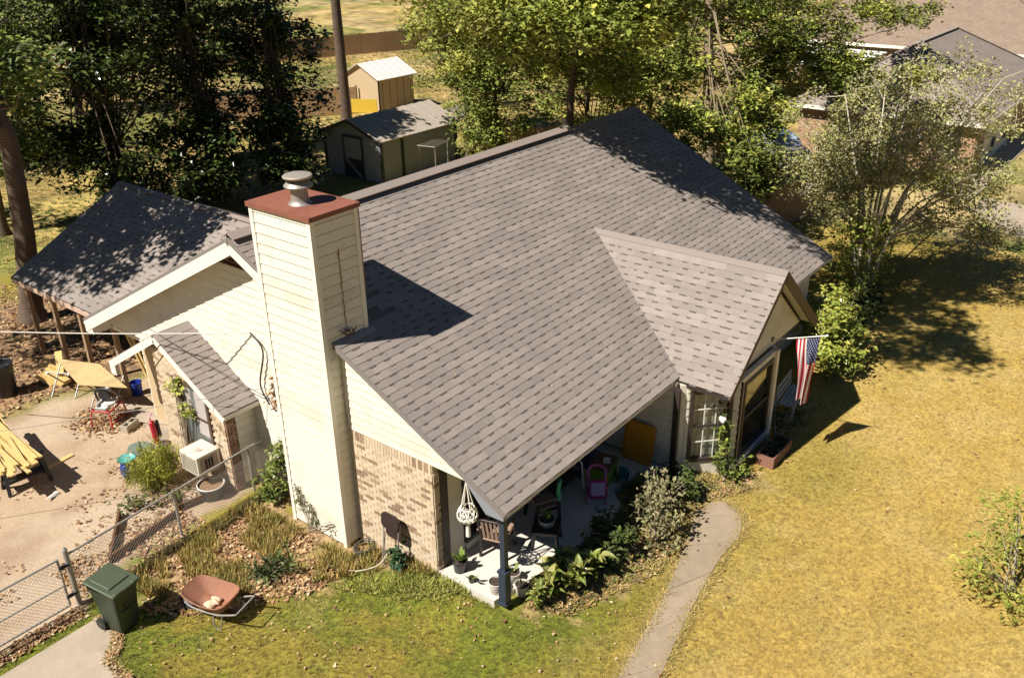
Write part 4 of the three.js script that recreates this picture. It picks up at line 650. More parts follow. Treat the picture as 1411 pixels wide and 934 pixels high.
function flowerPot(label, p, r, h, m, plant) {
  const t = bucket('flower_pot', label, p, r, h, m, m, M.soil, 'pot');
  if (plant) { const gs = []; for (let i = 0; i < plant; i++) { const a = rnd() * 6.3, l = rr(0.1, 0.22), q = rr(0.2, 1); gs.push(slab([[0, h * 0.85, 0], [Math.cos(a) * l * q + 0.04 * Math.sin(a), h + l * 0.6, Math.sin(a) * l * q - 0.04 * Math.cos(a)], [Math.cos(a) * l * 1.3 * q, h + l, Math.sin(a) * l * 1.3 * q], [Math.cos(a) * l * q - 0.04 * Math.sin(a), h + l * 0.6, Math.sin(a) * l * q + 0.04 * Math.cos(a)]], 0.002)); } mesh('plant', gs, mat([0.16, 0.22, 0.04], 0.6), t); }
}
reseed(41);
const paleClay = mat([0.6, 0.57, 0.5], 0.7);
flowerPot('grey bowl pot on the dark side table', [2.1, 0.775, -0.62], 0.17, 0.15, mat([0.3, 0.31, 0.32], 0.5), 10);
flowerPot('off-white pot of dry soil next to the porch post', [0.38, 0.3, -0.55], 0.15, 0.24, paleClay, 0);
flowerPot('pale pot in the middle of the porch edge row', [0.82, 0.3, -0.5], 0.15, 0.2, paleClay, 3);
flowerPot('pale pot tucked into the leafy plants at the porch edge', [0.72, 0.16, -0.2], 0.14, 0.26, paleClay, 4);
flowerPot('black pot with a small yellow-green plant beside the brick corner', [0.42, 0.3, -1.5], 0.15, 0.26, M.blackPlastic, 22);
flowerPot('small dark pot at the slab edge by the black pot', [0.3, 0.3, -1.1], 0.07, 0.1, M.blackPlastic, 4);
{ // macrame hanger under the eave
  const t = thing('macrame_hanger', 'white rope plant hanger hung from the porch eave', 'plant hanger', [0.2, 0, -1.05]);
  for (let i = 0; i < 4; i++) { const a = i * 1.57 + 0.4; mesh('cord', tube([[0, 2.72, 0], [Math.cos(a) * 0.07, 2.4, Math.sin(a) * 0.07], [Math.cos(a) * 0.13, 2.14, Math.sin(a) * 0.13]], 0.013, 6, 12), M.rope, t); }
  const gs = []; for (let i = 0; i < 9; i++) { const a = i / 9 * 6.283; gs.push(tube([[Math.cos(a) * 0.13, 2.14, Math.sin(a) * 0.13], [Math.cos(a + 0.35) * 0.19, 2.02, Math.sin(a + 0.35) * 0.19], [Math.cos(a + 0.8) * 0.16, 1.88, Math.sin(a + 0.8) * 0.16], [0, 1.8, 0]], 0.013, 5, 14), tube([[Math.cos(a) * 0.13, 2.14, Math.sin(a) * 0.13], [Math.cos(a - 0.35) * 0.19, 2.02, Math.sin(a - 0.35) * 0.19], [Math.cos(a - 0.8) * 0.16, 1.88, Math.sin(a - 0.8) * 0.16], [0, 1.8, 0]], 0.013, 5, 14)); }
  for (const [y, r] of [[2.14, 0.13], [1.95, 0.19]]) gs.push(place(new THREE.TorusGeometry(r, 0.012, 6, 24), 0, y, 0, Math.PI / 2));
  mesh('net', gs, M.rope, t); mesh('tassel', [cyl(0.035, 0.05, 0.3, 0, 1.64, 0, 10), cyl(0.045, 0.045, 0.05, 0, 1.79, 0, 10)], M.rope, t);
}
{ // pink push toy
  const t = thing('push_walker_toy', 'pink and purple child push walker on the porch floor', 'toy', [4.0, 0.3, -0.62], -0.9); const pk = mat([0.45, 0.03, 0.16], 0.4), lil = mat([0.5, 0.35, 0.5], 0.5);
  mesh('panel', place(new RoundedBoxGeometry(0.4, 0.4, 0.12, 3, 0.05), 0, 0.27, 0, -0.45), pk, t); mesh('activity_face', place(new RoundedBoxGeometry(0.3, 0.28, 0.02, 2, 0.01), 0, 0.31, 0.065, -0.45), lil, t);
  mesh('handle', tube([[-0.17, 0.4, -0.1], [-0.18, 0.6, -0.3], [0, 0.66, -0.36], [0.18, 0.6, -0.3], [0.17, 0.4, -0.1]], 0.028, 8, 30), mat([0.55, 0.12, 0.35], 0.4), t);
  for (const [x, z] of [[-0.2, 0.16], [0.2, 0.16], [-0.22, -0.28], [0.22, -0.28]]) mesh('wheel', cyl(0.07, 0.07, 0.05, x, 0.07, z, 16, 0, 0, Math.PI / 2), lil, t);
  mesh('side_rail', [bar([-0.21, 0.12, -0.28], [-0.19, 0.2, 0.12], 0.022, 6)], pk, t); mesh('side_rail', [bar([0.21, 0.12, -0.28], [0.19, 0.2, 0.12], 0.022, 6)], pk, t);
}
{ const t = thing('storage_crate', 'lime green storage box with brown lid on the porch', 'box', [4.75, 0.3, -0.95], 0.2); mesh('body', rbox(0.62, 0.42, 0.46, 0.02, 0, 0.21, 0), mat([0.2, 0.32, 0.03], 0.5), t); mesh('lid', rbox(0.66, 0.05, 0.5, 0.02, 0, 0.445, 0), mat([0.14, 0.07, 0.04], 0.6), t); mesh('band', box(0.03, 0.42, 0.47, 0.18, 0.212, 0), mat([0.03, 0.05, 0.02], 0.6), t); }
tag(mesh('magazine', box(0.22, 0.02, 0.16, 4.8, 0.782, -0.9, 0, 0.5), M.white), 'pale flat package on top of the lime green box', 'package');
{ const t = thing('folded_table', 'orange-yellow folded play table leaning against the siding', 'table', [5.82, 0.3, -0.7], 0); mesh('top', place(new RoundedBoxGeometry(0.06, 1.0, 0.72, 3, 0.025), 0.04, 0.5, 0, 0, 0, -0.14), mat([0.62, 0.27, 0.012], 0.5), t); mesh('rim', [beam([-0.03, 0.08, 0.37], [0.11, 0.94, 0.37], 0.03, 0.07, V(1, 0, 0)), beam([-0.03, 0.08, -0.37], [0.11, 0.94, -0.37], 0.03, 0.07, V(1, 0, 0))], mat([0.5, 0.2, 0.01], 0.5), t); }
{ const t = thing('teal_toy', 'small teal ride-on toy at the porch edge', 'toy', [5.0, 0.3, -0.58], 0.4); const m = mat([0.01, 0.11, 0.14], 0.4); mesh('body', rbox(0.36, 0.16, 0.2, 0.06, 0, 0.17, 0), m, t); mesh('seat_back', rbox(0.1, 0.2, 0.18, 0.04, -0.12, 0.31, 0), m, t); for (const x of [-0.12, 0.12]) for (const z of [-0.1, 0.1]) mesh('wheel', cyl(0.06, 0.06, 0.04, x, 0.06, z, 12, Math.PI / 2), M.black, t); }
{ // shelf with toys and tools at the back of the porch
  const t = thing('storage_shelf', 'dark metal shelf cluttered at the back of the porch', 'shelf', [3.95, 0.3, -1.55]); for (const x of [-0.5, 0.5]) for (const z of [-0.18, 0.18]) mesh('post', box(0.04, 1.1, 0.04, x, 0.55, z), M.black, t); for (const y of [0.15, 0.6, 1.05]) mesh('shelf_board', box(1.04, 0.03, 0.4, 0, y, 0), mat([0.1, 0.07, 0.05], 0.7), t);
  tag(mesh('orange_bin', rbox(0.34, 0.3, 0.28, 0.03, 4.05, 1.08, -1.5), mat([0.35, 0.14, 0.04], 0.6)), 'orange-brown bin on the porch shelf', 'bin');
  tag(mesh('green_cloth', [place(new RoundedBoxGeometry(0.16, 0.36, 0.06, 3, 0.025), 2.35, 1.6, -0.5, 0.1, 0.4, 0.12), place(new RoundedBoxGeometry(0.1, 0.2, 0.05, 3, 0.02), 2.38, 1.36, -0.5, 0, 0.4, -0.2)], mat([0.04, 0.28, 0.16], 0.85)), 'green cloth hanging from the porch beam', 'cloth');
  tag(mesh('white_stake', [bar([4.1, 0.3, -1.05], [4.08, 1.0, -1.1], 0.022, 8), bar([4.08, 1.0, -1.1], [4.0, 1.15, -1.12], 0.018, 8)], M.white), 'white plastic toy stake standing on the porch', 'toy');
  tag(mesh('purple_toy_car', [rbox(0.4, 0.12, 0.24, 0.05, 5.1, 0.62, -1.6), rbox(0.2, 0.1, 0.2, 0.04, 5.08, 0.72, -1.6), rbox(0.5, 0.25, 0.34, 0.02, 5.1, 0.42, -1.6)], mat([0.16, 0.12, 0.25], 0.5)), 'grey-purple toy on a box in the porch corner', 'toy');
}
{ // planter trough and bench by the bay
  const t = thing('planter_trough', 'red-brown planter trough below the bay window', 'planter', [8.35, 0, 1.62], 0.0); mesh('trough', [box(1.1, 0.3, 0.04, 0, 0.15, 0.2), box(1.1, 0.3, 0.04, 0, 0.15, -0.2), box(0.04, 0.3, 0.36, -0.53, 0.15, 0), box(0.04, 0.3, 0.36, 0.53, 0.15, 0)], mat([0.25, 0.12, 0.08], 0.8), t); mesh('soil', box(1.0, 0.2, 0.36, 0, 0.12, 0), M.soil, t);
  const b = thing('garden_bench', 'weathered grey bench in the shade behind the flag', 'bench', [10.7, 0, 1.1], 0.1); const m = mat([0.4, 0.38, 0.36], 0.8); for (let i = 0; i < 4; i++) mesh('seat_slat', box(1.2, 0.03, 0.09, 0, 0.45, -0.16 + i * 0.11), m, b); for (let i = 0; i < 3; i++) mesh('back_slat', box(1.2, 0.09, 0.025, 0, 0.58 + i * 0.13, -0.24 - i * 0.02), m, b); for (const x of [-0.55, 0.55]) for (const z of [-0.18, 0.18]) mesh('leg', box(0.06, z < 0 ? 0.9 : 0.44, 0.06, x, z < 0 ? 0.45 : 0.22, z * (z < 0 ? 1.55 : 1)), m, b);
}
// flag on its pole
{
  const t = thing('flag', 'stars and stripes flag hanging from a white pole on the bay', 'flag', [8.6, 2.92, 1.18]);
  const px = 0.0, sl = 0.36, pole = (s) => [0, s * sl, s * 1.0];
  mesh('pole', [bar([0, 0, 0], [0, 0.425, 1.18], 0.014, 8)], M.white, t); mesh('bracket', [box(0.08, 0.12, 0.06, 0, 0, -0.02)], M.steel, t); mesh('finial', place(new THREE.SphereGeometry(0.03, 10, 8), 0, 0.43, 1.2), M.white, t);
  const cv = document.createElement('canvas'); cv.width = 570; cv.height = 300; const x = cv.getContext('2d');
  for (let i = 0; i < 13; i++) { x.fillStyle = i % 2 ? '#e8e4de' : '#b01328'; x.fillRect(0, i * 300 / 13, 570, 300 / 13 + 1); }
  x.fillStyle = '#1c2a55'; x.fillRect(0, 0, 228, 300 * 7 / 13); x.fillStyle = '#e8e4de';
  for (let r = 0; r < 9; r++) for (let c = 0; c < (r % 2 ? 5 : 6); c++) { const cx = 19 + c * 38 + (r % 2 ? 19 : 0), cy = 16 + r * 16.2; x.beginPath(); for (let k = 0; k < 10; k++) { const a = -Math.PI / 2 + k * Math.PI / 5, q = k % 2 ? 3.2 : 8; x[k ? 'lineTo' : 'moveTo'](cx + q * Math.cos(a), cy + q * Math.sin(a)); } x.fill(); }
  const ft = new THREE.CanvasTexture(cv); ft.colorSpace = THREE.SRGBColorSpace;
  // hoist edge along the outer pole (canton at the tip), cloth falling and gathering in folds
  const nu = 40, nv = 24, pos = [], uv = [], idx = [];
  for (let i = 0; i <= nu; i++) for (let j = 0; j <= nv; j++) {
    const u = i / nu, v = j / nv, s = 1.12 - v * 0.56;              // v: 0 canton side (tip) .. 1 inner
    const gather = 1 - 0.45 * sstep(0, 0.8, u), zc = 0.88, z0 = zc + (s * 0.94 - zc) * gather - 0.05 * u + 0.05 * v * u;
    const fold = Math.sin(v * 12.5 + u * 1.2 + 0.4) * 0.12 * sstep(0.02, 0.6, u) + Math.sin(v * 4 + u * 3) * 0.04 * u;
    const drop = u * (1.66 + 0.2 * (v < 0.55 ? 1 : -1) * Math.abs(v - 0.55) * 1.2 - 0.12 * v);
    pos.push(0.01 + fold, s * sl * 0.96 - 0.02 - drop, z0); uv.push(u, 1 - v);
  }
  for (let i = 0; i < nu; i++) for (let j = 0; j < nv; j++) { const a = i * (nv + 1) + j, b = a + nv + 1; idx.push(a, b, a + 1, a + 1, b, b + 1); }
  const g = new THREE.BufferGeometry(); g.setAttribute('position', new THREE.Float32BufferAttribute(pos, 3)); g.setAttribute('uv', new THREE.Float32BufferAttribute(uv, 2)); g.setIndex(idx); g.computeVertexNormals();
  const o = new THREE.Mesh(g, new THREE.MeshPhysicalMaterial({ map: ft, roughness: 0.85, side: THREE.DoubleSide, transmission: 0.15, thickness: 0 })); o.name = 'cloth'; o.castShadow = o.receiveShadow = true; t.add(o);
}
// overhead wires
{
  const wire = (a, b, sag, r, m, label) => { const p = []; for (let i = 0; i <= 14; i++) { const q = i / 14; p.push([a[0] + (b[0] - a[0]) * q, a[1] + (b[1] - a[1]) * q - sag * 4 * q * (1 - q), a[2] + (b[2] - a[2]) * q]); } tag(mesh('service_wire', tube(p, r, 5, 40), m), label, 'wire'); };
  wire([-4.2, 3.38, -16.0], [0.4, 3.86, -7.3], 0.1, 0.014, mat([0.6, 0.57, 0.5], 0.6), 'pale service cable running over the annex roof to the gable wall');
  wire([-8, 2.6, -13.0], [0.4, 2.6, -7.0], 0.1, 0.008, M.galvDull, 'thin grey wire crossing low over the side yard');
  wire([-0.5, 3.62, -9.9], [0.4, 2.3, -6.4], 0.05, 0.008, M.black, 'thin dark cable drooping from the annex ridge towards the chimney');
  tag(mesh('meter_conduit', [tube([[0.4, 3.86, -7.3], [0.37, 3.6, -6.9], [0.36, 2.6, -7.15], [0.38, 2.2, -6.95]], 0.02, 6, 30)], M.black), 'dark cable loop hanging on the siding beside the chimney', 'cable');
}

// ───────────────────────── neighbouring buildings and fences ─────────────────────────
function corrugated(pts, n, thick, m, parent, name) {  // sheet-metal roof slope with standing ribs: pts = eaveA, eaveB, ridgeB, ridgeA
  const [a, b, c, d] = pts.map((p) => V(...p)); const s = mesh(name, slab(pts, thick), m, parent);
  for (let i = 0; i <= n; i++) { const t = i / n, p = a.clone().lerp(b, t), q = d.clone().lerp(c, t); p.y += 0.012; q.y += 0.012; mesh('rib', beam(p.toArray(), q.toArray(), 0.05, 0.03), m, s); }
  return s;
}
{ // grey lapped garden shed
  const t = thing('garden_shed', 'grey lap-sided garden shed with half-open door and weathered roof', 'shed', [0, 0, 0]);
  const x0 = 19.8, x1 = 25.2, z0 = -27.2, z1 = -23.2, zc = -25.2, he = 2.2, hp = 2.95, g = mat([0.27, 0.29, 0.3], 0.7), dk = mat([0.03, 0.03, 0.032], 0.6);
  const wl = mesh('wall', [slab([[x0, 0, z1], [x0, he, z1], [x0, hp - 0.06, zc], [x0, he, z0], [x0, 0, z0]], 0.08, [-1, 0, 0]), box(x1 - x0, he, 0.08, (x0 + x1) / 2, he / 2, z1 - 0.04), box(x1 - x0, he, 0.08, (x0 + x1) / 2, he / 2, z0 + 0.04), slab([[x1, 0, z1], [x1, he, z1], [x1, hp - 0.06, zc], [x1, he, z0], [x1, 0, z0]], 0.08, [1, 0, 0])], g, t);
  siding(wl, [x0 - 0.002, 0, 0], [0, 0, 1], [-1, 0, 0], 0.05, he, () => [z0 + 0.1, zc - 0.62], g, 0.21); siding(wl, [x0 - 0.002, 0, 0], [0, 0, 1], [-1, 0, 0], 0.05, he, () => [zc + 0.72, z1 - 0.1], g, 0.21);
  siding(wl, [0, 0, z1 + 0.002], [1, 0, 0], [0, 0, 1], 0.05, he - 0.05, () => [x0 + 0.1, x0 + 1.3], g, 0.21); siding(wl, [0, 0, z1 + 0.002], [1, 0, 0], [0, 0, 1], 0.05, he - 0.05, () => [x0 + 1.5, x1 - 0.1], g, 0.21);
  for (const [x, z] of [[x0, z1], [x0, z0], [x0 + 1.4, z1 + 0.03], [x1, z1]]) mesh('corner_board', box(0.12, he, 0.12, x, he / 2, z), dk, t);
  const d = mesh('door', [box(0.05, 1.0, 1.2, x0 - 0.03, 1.5, zc + 0.05)], g, t); mesh('door_frame', [box(0.08, 2.05, 0.09, x0 - 0.04, 1.02, zc - 0.6), box(0.08, 2.05, 0.09, x0 - 0.04, 1.02, zc + 0.7), box(0.08, 0.09, 1.4, x0 - 0.04, 2.08, zc + 0.05)], dk, d); mesh('door_opening', box(0.06, 0.95, 1.2, x0 - 0.01, 0.5, zc + 0.05), M.black, d); mesh('door_brace', beam([x0 - 0.06, 0.95, zc - 0.5], [x0 - 0.06, 0.1, zc + 0.6], 0.04, 0.09), g, d);
  const rm = mat([0.38, 0.32, 0.26], 0.85, { bumpMap: scaled(mottle, 1), bumpScale: 0.02 });
  corrugated([[x0 - 0.25, he - 0.08, z1 + 0.25], [x1 + 0.2, he - 0.08, z1 + 0.25], [x1 + 0.2, hp, zc], [x0 - 0.25, hp, zc]], 9, 0.05, rm, t, 'roof'); corrugated([[x1 + 0.2, he - 0.08, z0 - 0.25], [x0 - 0.25, he - 0.08, z0 - 0.25], [x0 - 0.25, hp - 0.002, zc], [x1 + 0.2, hp - 0.002, zc]], 9, 0.05, rm, t, 'roof');
  mesh('verge_board', beam([x0 - 0.27, he - 0.16, z1 + 0.25], [x0 - 0.27, hp - 0.08, zc], 0.03, 0.12), dk, t); mesh('verge_board', beam([x0 - 0.27, he - 0.16, z0 - 0.25], [x0 - 0.27, hp - 0.08, zc], 0.03, 0.12), dk, t);
}
{ // tan metal shed with white roof
  const t = thing('metal_shed', 'tan metal shed with white ribbed roof beyond the grey shed', 'shed', [0, 0, 0]);
  const x0 = 31.2, x1 = 34.4, z0 = -38.2, z1 = -35.0, zc = -36.6, he = 2.3, hp = 3.15, g = mat([0.5, 0.38, 0.23], 0.6);
  const w = mesh('wall', [slab([[x0, 0, z1], [x0, he, z1], [x0, hp - 0.05, zc], [x0, he, z0], [x0, 0, z0]], 0.06, [-1, 0, 0]), box(x1 - x0, he, 0.06, (x0 + x1) / 2, he / 2, z1 - 0.03), box(x1 - x0, he, 0.06, (x0 + x1) / 2, he / 2, z0 + 0.03), slab([[x1, 0, z1], [x1, he, z1], [x1, hp - 0.05, zc], [x1, he, z0], [x1, 0, z0]], 0.06, [1, 0, 0])], g, t);
  for (let i = 0; i < 5; i++) mesh('seam', box(0.03, he - 0.05, 0.04, x0 + 0.35 + i * 0.65, he / 2, z1 + 0.01), mat([0.36, 0.27, 0.17], 0.6), w);
  const wm = mat([0.72, 0.68, 0.63], 0.45);
  corrugated([[x0 - 0.2, he - 0.06, z1 + 0.2], [x1 + 0.2, he - 0.06, z1 + 0.2], [x1 + 0.2, hp, zc], [x0 - 0.2, hp, zc]], 6, 0.04, wm, t, 'roof'); corrugated([[x1 + 0.2, he - 0.06, z0 - 0.2], [x0 - 0.2, he - 0.06, z0 - 0.2], [x0 - 0.2, hp - 0.002, zc], [x1 + 0.2, hp - 0.002, zc]], 6, 0.04, wm, t, 'roof');
}
reseed(500);
function woodFence(name, label, a, b, h, m, panelLen = 2.4, tilt = 0) {
  const t = thing(name, label, 'fence', [0, 0, 0]); const A = V(a[0], 0, a[1]), B = V(b[0], 0, b[1]), L = A.distanceTo(B), n = Math.round(L / panelLen), d = B.clone().sub(A).normalize();
  const ang = Math.atan2(-d.z, d.x);
  for (let i = 0; i <= n; i++) { const p = A.clone().addScaledVector(d, L * i / n); mesh('post', box(0.1, h + 0.05, 0.1, p.x, (h + 0.05) / 2, p.z, 0, ang), M.oldWood, t); }
  for (let i = 0; i < n; i++) {
    const gs = [], seg = L / n, k = Math.floor(seg / 0.15); for (let j = 0; j < k; j++) { const p = A.clone().addScaledVector(d, L * i / n + (j + 0.5) * seg / k); gs.push(box(seg / k - 0.012, h - rr(0, 0.06), 0.02, p.x - d.z * 0.06, h / 2, p.z + d.x * 0.06, 0, ang)); }
    const pn = mesh('fence_panel', gs, m, t); pn.userData.kind = 'stuff';
    for (const y of [0.35, h - 0.35]) { const p = A.clone().addScaledVector(d, L * i / n), q = A.clone().addScaledVector(d, L * (i + 1) / n); mesh('rail', beam([p.x, y, p.z], [q.x, y, q.z], 0.04, 0.09), m, t); }
  }
}
const lightFence = mat([1, 1, 1], 0.85, { map: scaled(woodTexture(0.42, 0.27, 0.15), 0.4) });
woodFence('wood_fence', 'long brown board fence far behind the sheds', [36, -62], [66, -50], 1.8, M.fence);
woodFence('wood_fence', 'tan board fence joining the tan shed behind the pine trunk', [21.5, -43], [31.0, -36.9], 1.7, lightFence);
woodFence('wood_fence', 'weathered brown board fence behind the big green tree', [25.8, -21.5], [32, -17], 1.7, M.fence);
woodFence('wood_fence', 'reddish brown board fence between the house and the grey-stemmed tree', [16.2, -8.0], [27.6, -4.4], 1.8, M.fence);
{ const m = mat([0.62, 0.42, 0.04], 0.6); tag(mesh('yellow_panel', [box(0.06, 0.8, 1.7, 30.4, 0.7, -35.6, 0, 0.5), box(0.1, 0.1, 1.7, 30.4, 0.3, -35.6, 0, 0.5)], m), 'bright yellow panel standing against the tan shed', 'panel'); }
{ const t = thing('patio_rack', 'pale wire rack standing beside the grey shed wall', 'rack', [22.6, 0, -22.4], 0.2); for (let i = 0; i < 7; i++) mesh('wire', bar([-0.7, 1.55 + 0.02 * (i % 2), -0.5 + i * 0.16], [0.7, 1.6, -0.5 + i * 0.16], 0.02, 5), M.galvDull, t); for (const [x, z] of [[-0.6, -0.45], [0.6, -0.45], [-0.6, 0.45], [0.6, 0.45]]) mesh('leg', bar([x, 0, z], [x, 1.58, z], 0.025, 5), M.galvDull, t); mesh('cross_wire', bar([-0.7, 1.57, -0.5], [-0.7, 1.57, 0.5], 0.02, 5), M.galvDull, t); }
// lean-to roof beside the grey shed
{ const t = thing('lean_to', 'small weathered lean-to roof at the end of the grey shed', 'lean-to', [0, 0, 0]); const rm = mat([0.2, 0.17, 0.15], 0.9); corrugated([[26.0, 1.9, -22.6], [28.4, 1.9, -22.6], [28.4, 2.5, -24.6], [26.0, 2.5, -24.6]], 4, 0.05, rm, t, 'roof'); for (const [x, z, h] of [[26.1, -22.7, 1.85], [28.3, -22.7, 1.85], [26.1, -24.5, 2.4], [28.3, -24.5, 2.4]]) mesh('post', box(0.1, h, 0.1, x, h / 2, z), M.oldWood, t); }

function hipHouse(name, label, x0, x1, z0, z1, he, hp, ridge, wallM, roofTone, wins) {
  const t = thing(name, label, 'house', [0, 0, 0]); const o = 0.45;
  const w = mesh('wall', [box(x1 - x0 - 2 * o, he, z1 - z0 - 2 * o, (x0 + x1) / 2, he / 2, (z0 + z1) / 2)], wallM, t);
  const [rx0, rx1] = ridge, zc = (z0 + z1) / 2, rt = tex(256, 256, (u, v) => { const row = Math.floor(v * 16), k = 0.86 + 0.3 * hash2(Math.floor(u * 24 + row * 0.37 * 24), row) * 0.5 + 0.25 * (fbmP(u * 8, v * 8, 8, 4) - 0.5); const e = (v * 16) % 1 < 0.12 ? 0.72 : 1; return roofTone.map((c) => c * k * e); });
  const rmat = new THREE.MeshStandardMaterial({ map: scaled(rt, 0.36), roughness: 0.95 });
  const A = [x0, he, z1], B = [x1, he, z1], Cc = [x1, he, z0], D = [x0, he, z0], R0 = [rx0, hp, zc], R1 = [rx1, hp, zc];
  const planar = (pts, u) => { const m = mesh('roof', slab(pts, 0.1), rmat, t); const p = m.geometry.attributes.position, uv = m.geometry.attributes.uv; for (let i = 0; i < p.count; i++) uv.setXY(i, u === 'x' ? p.getX(i) : p.getZ(i), p.getY(i) * 2.4); return m; };
  planar([A, B, R1, R0], 'x'); planar([Cc, D, R0, R1], 'x'); planar([D, A, R0], 'z'); planar([B, Cc, R1], 'z');
  for (const [p, q] of [[A, R0], [B, R1], [D, R0], [R0, R1]]) mesh('hip_cap', beam([p[0], p[1] + 0.02, p[2]], [q[0], q[1] + 0.02, q[2]], 0.25, 0.04), mat(roofTone.map((c) => c * 1.05), 0.95), t);
  for (const [p, q] of [[A, B], [D, A]]) mesh('fascia', beam([p[0], he - 0.1, p[2]], [q[0], he - 0.1, q[2]], 0.04, 0.2), M.trim, t);
  return { t, w };
}
const redBrick = mat([1, 1, 1], 0.9, { map: scaled(tex(256, 256, (u, v) => { const r = Math.floor(v * 26), c = Math.floor(u * 9 + (r % 2) * 0.5), k = hash2(c % 9, r), mo = ((v * 26) % 1 < 0.16 || (u * 9 + (r % 2) * 0.5) % 1 < 0.06); return mo ? [0.5, 0.42, 0.33] : [0.42 - 0.16 * k, 0.25 - 0.12 * k, 0.14 - 0.07 * k]; }), 0.5) });
{
  const { t } = hipHouse('neighbour_house', 'brick and cream neighbouring house with brown hip roof beyond the twiggy tree', 36.9, 54, -10.0, -0.4, 2.6, 5.45, [41.8, 48.8], redBrick, [0.27, 0.22, 0.185]);
  mesh('cream_wall', box(6.4, 2.5, 0.06, 42.5, 1.25, -0.83), M.siding, t); mesh('brick_pier', box(1.6, 2.5, 0.1, 38.2, 1.25, -0.82), redBrick, t);
  for (const x of [41.2, 44.0]) { const w = mesh('window', box(1.1, 1.6, 0.06, x, 1.3, -0.77), M.trim, t); mesh('pane', box(0.95, 1.45, 0.02, x, 1.3, -0.74), M.glass, w); }
  for (const z of [-2.0]) { const w = mesh('window', box(0.06, 1.3, 1.0, 37.33, 1.4, z), M.darkTrim, t); mesh('pane', box(0.02, 1.15, 0.85, 37.29, 1.4, z), M.glass, w); }
  for (const [x, y, z] of [[44.5, 5.05, -5.6], [47, 3.6, -3]]) mesh('vent_pipe', cyl(0.06, 0.06, 0.5, x, y + 0.1, z, 8), M.galvDull, t);
}
{
  const { t } = hipHouse('far_house', 'large brown-roofed house behind the brick neighbour', 58, 84, -22, 2, 3, 8.4, [66, 76], mat([0.4, 0.28, 0.18], 0.9), [0.25, 0.185, 0.135]);
  for (const z of [-6, -1.5]) { const w = mesh('window', box(0.06, 1.4, 1.6, 58.42, 1.4, z), M.trim, t); mesh('pane', box(0.02, 1.2, 1.4, 58.38, 1.4, z), M.glass, w); }
}
{ const t = thing('white_carport', 'white flat-roofed metal carport behind the tall trees', 'carport', [0, 0, 0]); corrugated([[50, 2.5, -11.5], [58, 2.5, -11.5], [58, 2.6, -18], [50, 2.6, -18]], 8, 0.08, M.white, t, 'roof'); for (const [x, z] of [[50.2, -11.7], [57.8, -11.7], [50.2, -17.8], [57.8, -17.8]]) mesh('post', box(0.12, 2.45, 0.12, x, 1.22, z), M.white, t); }
{ // car under a blue-grey cover
  const t = thing('parked_car', 'pale blue-grey parked car half hidden behind the trees', 'car', [34.6, 0, -9.6], 0.9); const m = mat([0.32, 0.38, 0.46], 0.25, { clearcoat: 0.8 });
  const side = [[-2.1, 0.35], [-2.15, 0.75], [-1.9, 0.95], [-1.2, 1.02], [-0.6, 1.42], [0.9, 1.45], [1.5, 1.0], [2.05, 0.9], [2.15, 0.6], [2.1, 0.35]]; const sh = new THREE.Shape(side.map(([a, b]) => new THREE.Vector2(a, b)));
  mesh('body', place(new THREE.ExtrudeGeometry(sh, { depth: 1.5, bevelEnabled: true, bevelSize: 0.08, bevelThickness: 0.1, bevelSegments: 2 }), 0, 0, -0.75), m, t);
  mesh('windscreen', slab([[-1.22, 1.06, -0.66], [-1.22, 1.06, 0.66], [-0.68, 1.42, 0.6], [-0.68, 1.42, -0.6]], 0.02), M.glass, t); mesh('rear_window', slab([[1.5, 1.05, -0.66], [1.5, 1.05, 0.66], [0.98, 1.45, 0.6], [0.98, 1.45, -0.6]], 0.02), M.glass, t);
  for (const x of [-1.3, 1.3]) for (const z of [-0.82, 0.82]) mesh('wheel', cyl(0.32, 0.32, 0.2, x, 0.32, z, 20, Math.PI / 2), M.rubber, t);
}

// ───────────────────────── trees and planting ─────────────────────────
function leafGeo(l = 1, w = 0.5, fold = 0.14) {      // folded, slightly drooping leaf
  const p = [[0, 0, 0], [-w / 2, fold, l * 0.45], [0, 0, l * 0.5], [w / 2, fold, l * 0.45], [0, -0.1 * l, l]], f = [[0, 2, 1], [0, 3, 2], [1, 2, 4], [2, 3, 4]], pos = [];
  for (const t of f) for (const i of t) pos.push(...p[i]); const g = new THREE.BufferGeometry(); g.setAttribute('position', new THREE.Float32BufferAttribute(pos, 3)); g.computeVertexNormals(); return metricUV(g);
}
const LEAF = leafGeo(1, 0.62), NARROW = leafGeo(1, 0.28);
const leafMat = (rough = 0.55, tr = 0.35, spec) => new THREE.MeshPhysicalMaterial({ color: 0xffffff, roughness: rough, transmission: tr, thickness: 0, side: THREE.DoubleSide, specularIntensity: spec ?? 0.5 });
const LM = { soft: leafMat(0.6, 0.22), gloss: leafMat(0.2, 0.05, 1), dry: leafMat(0.85, 0.1) };
const Y = V(0, 1, 0);
function leafMatrix(p, s, up = 0.75) { const e = new THREE.Euler(rr(-1, 1) * (1.4 - up), rnd() * 6.283, rr(-1, 1) * (1.2 - up), 'YXZ'); return M4(p, e, s * (0.5 + 1.0 * Math.pow(rnd(), 1.3))); }
const tint = (cols) => { const c = pick(cols), k = rr(0.75, 1.25); return C(c[0] * k, c[1] * k, c[2] * k); };
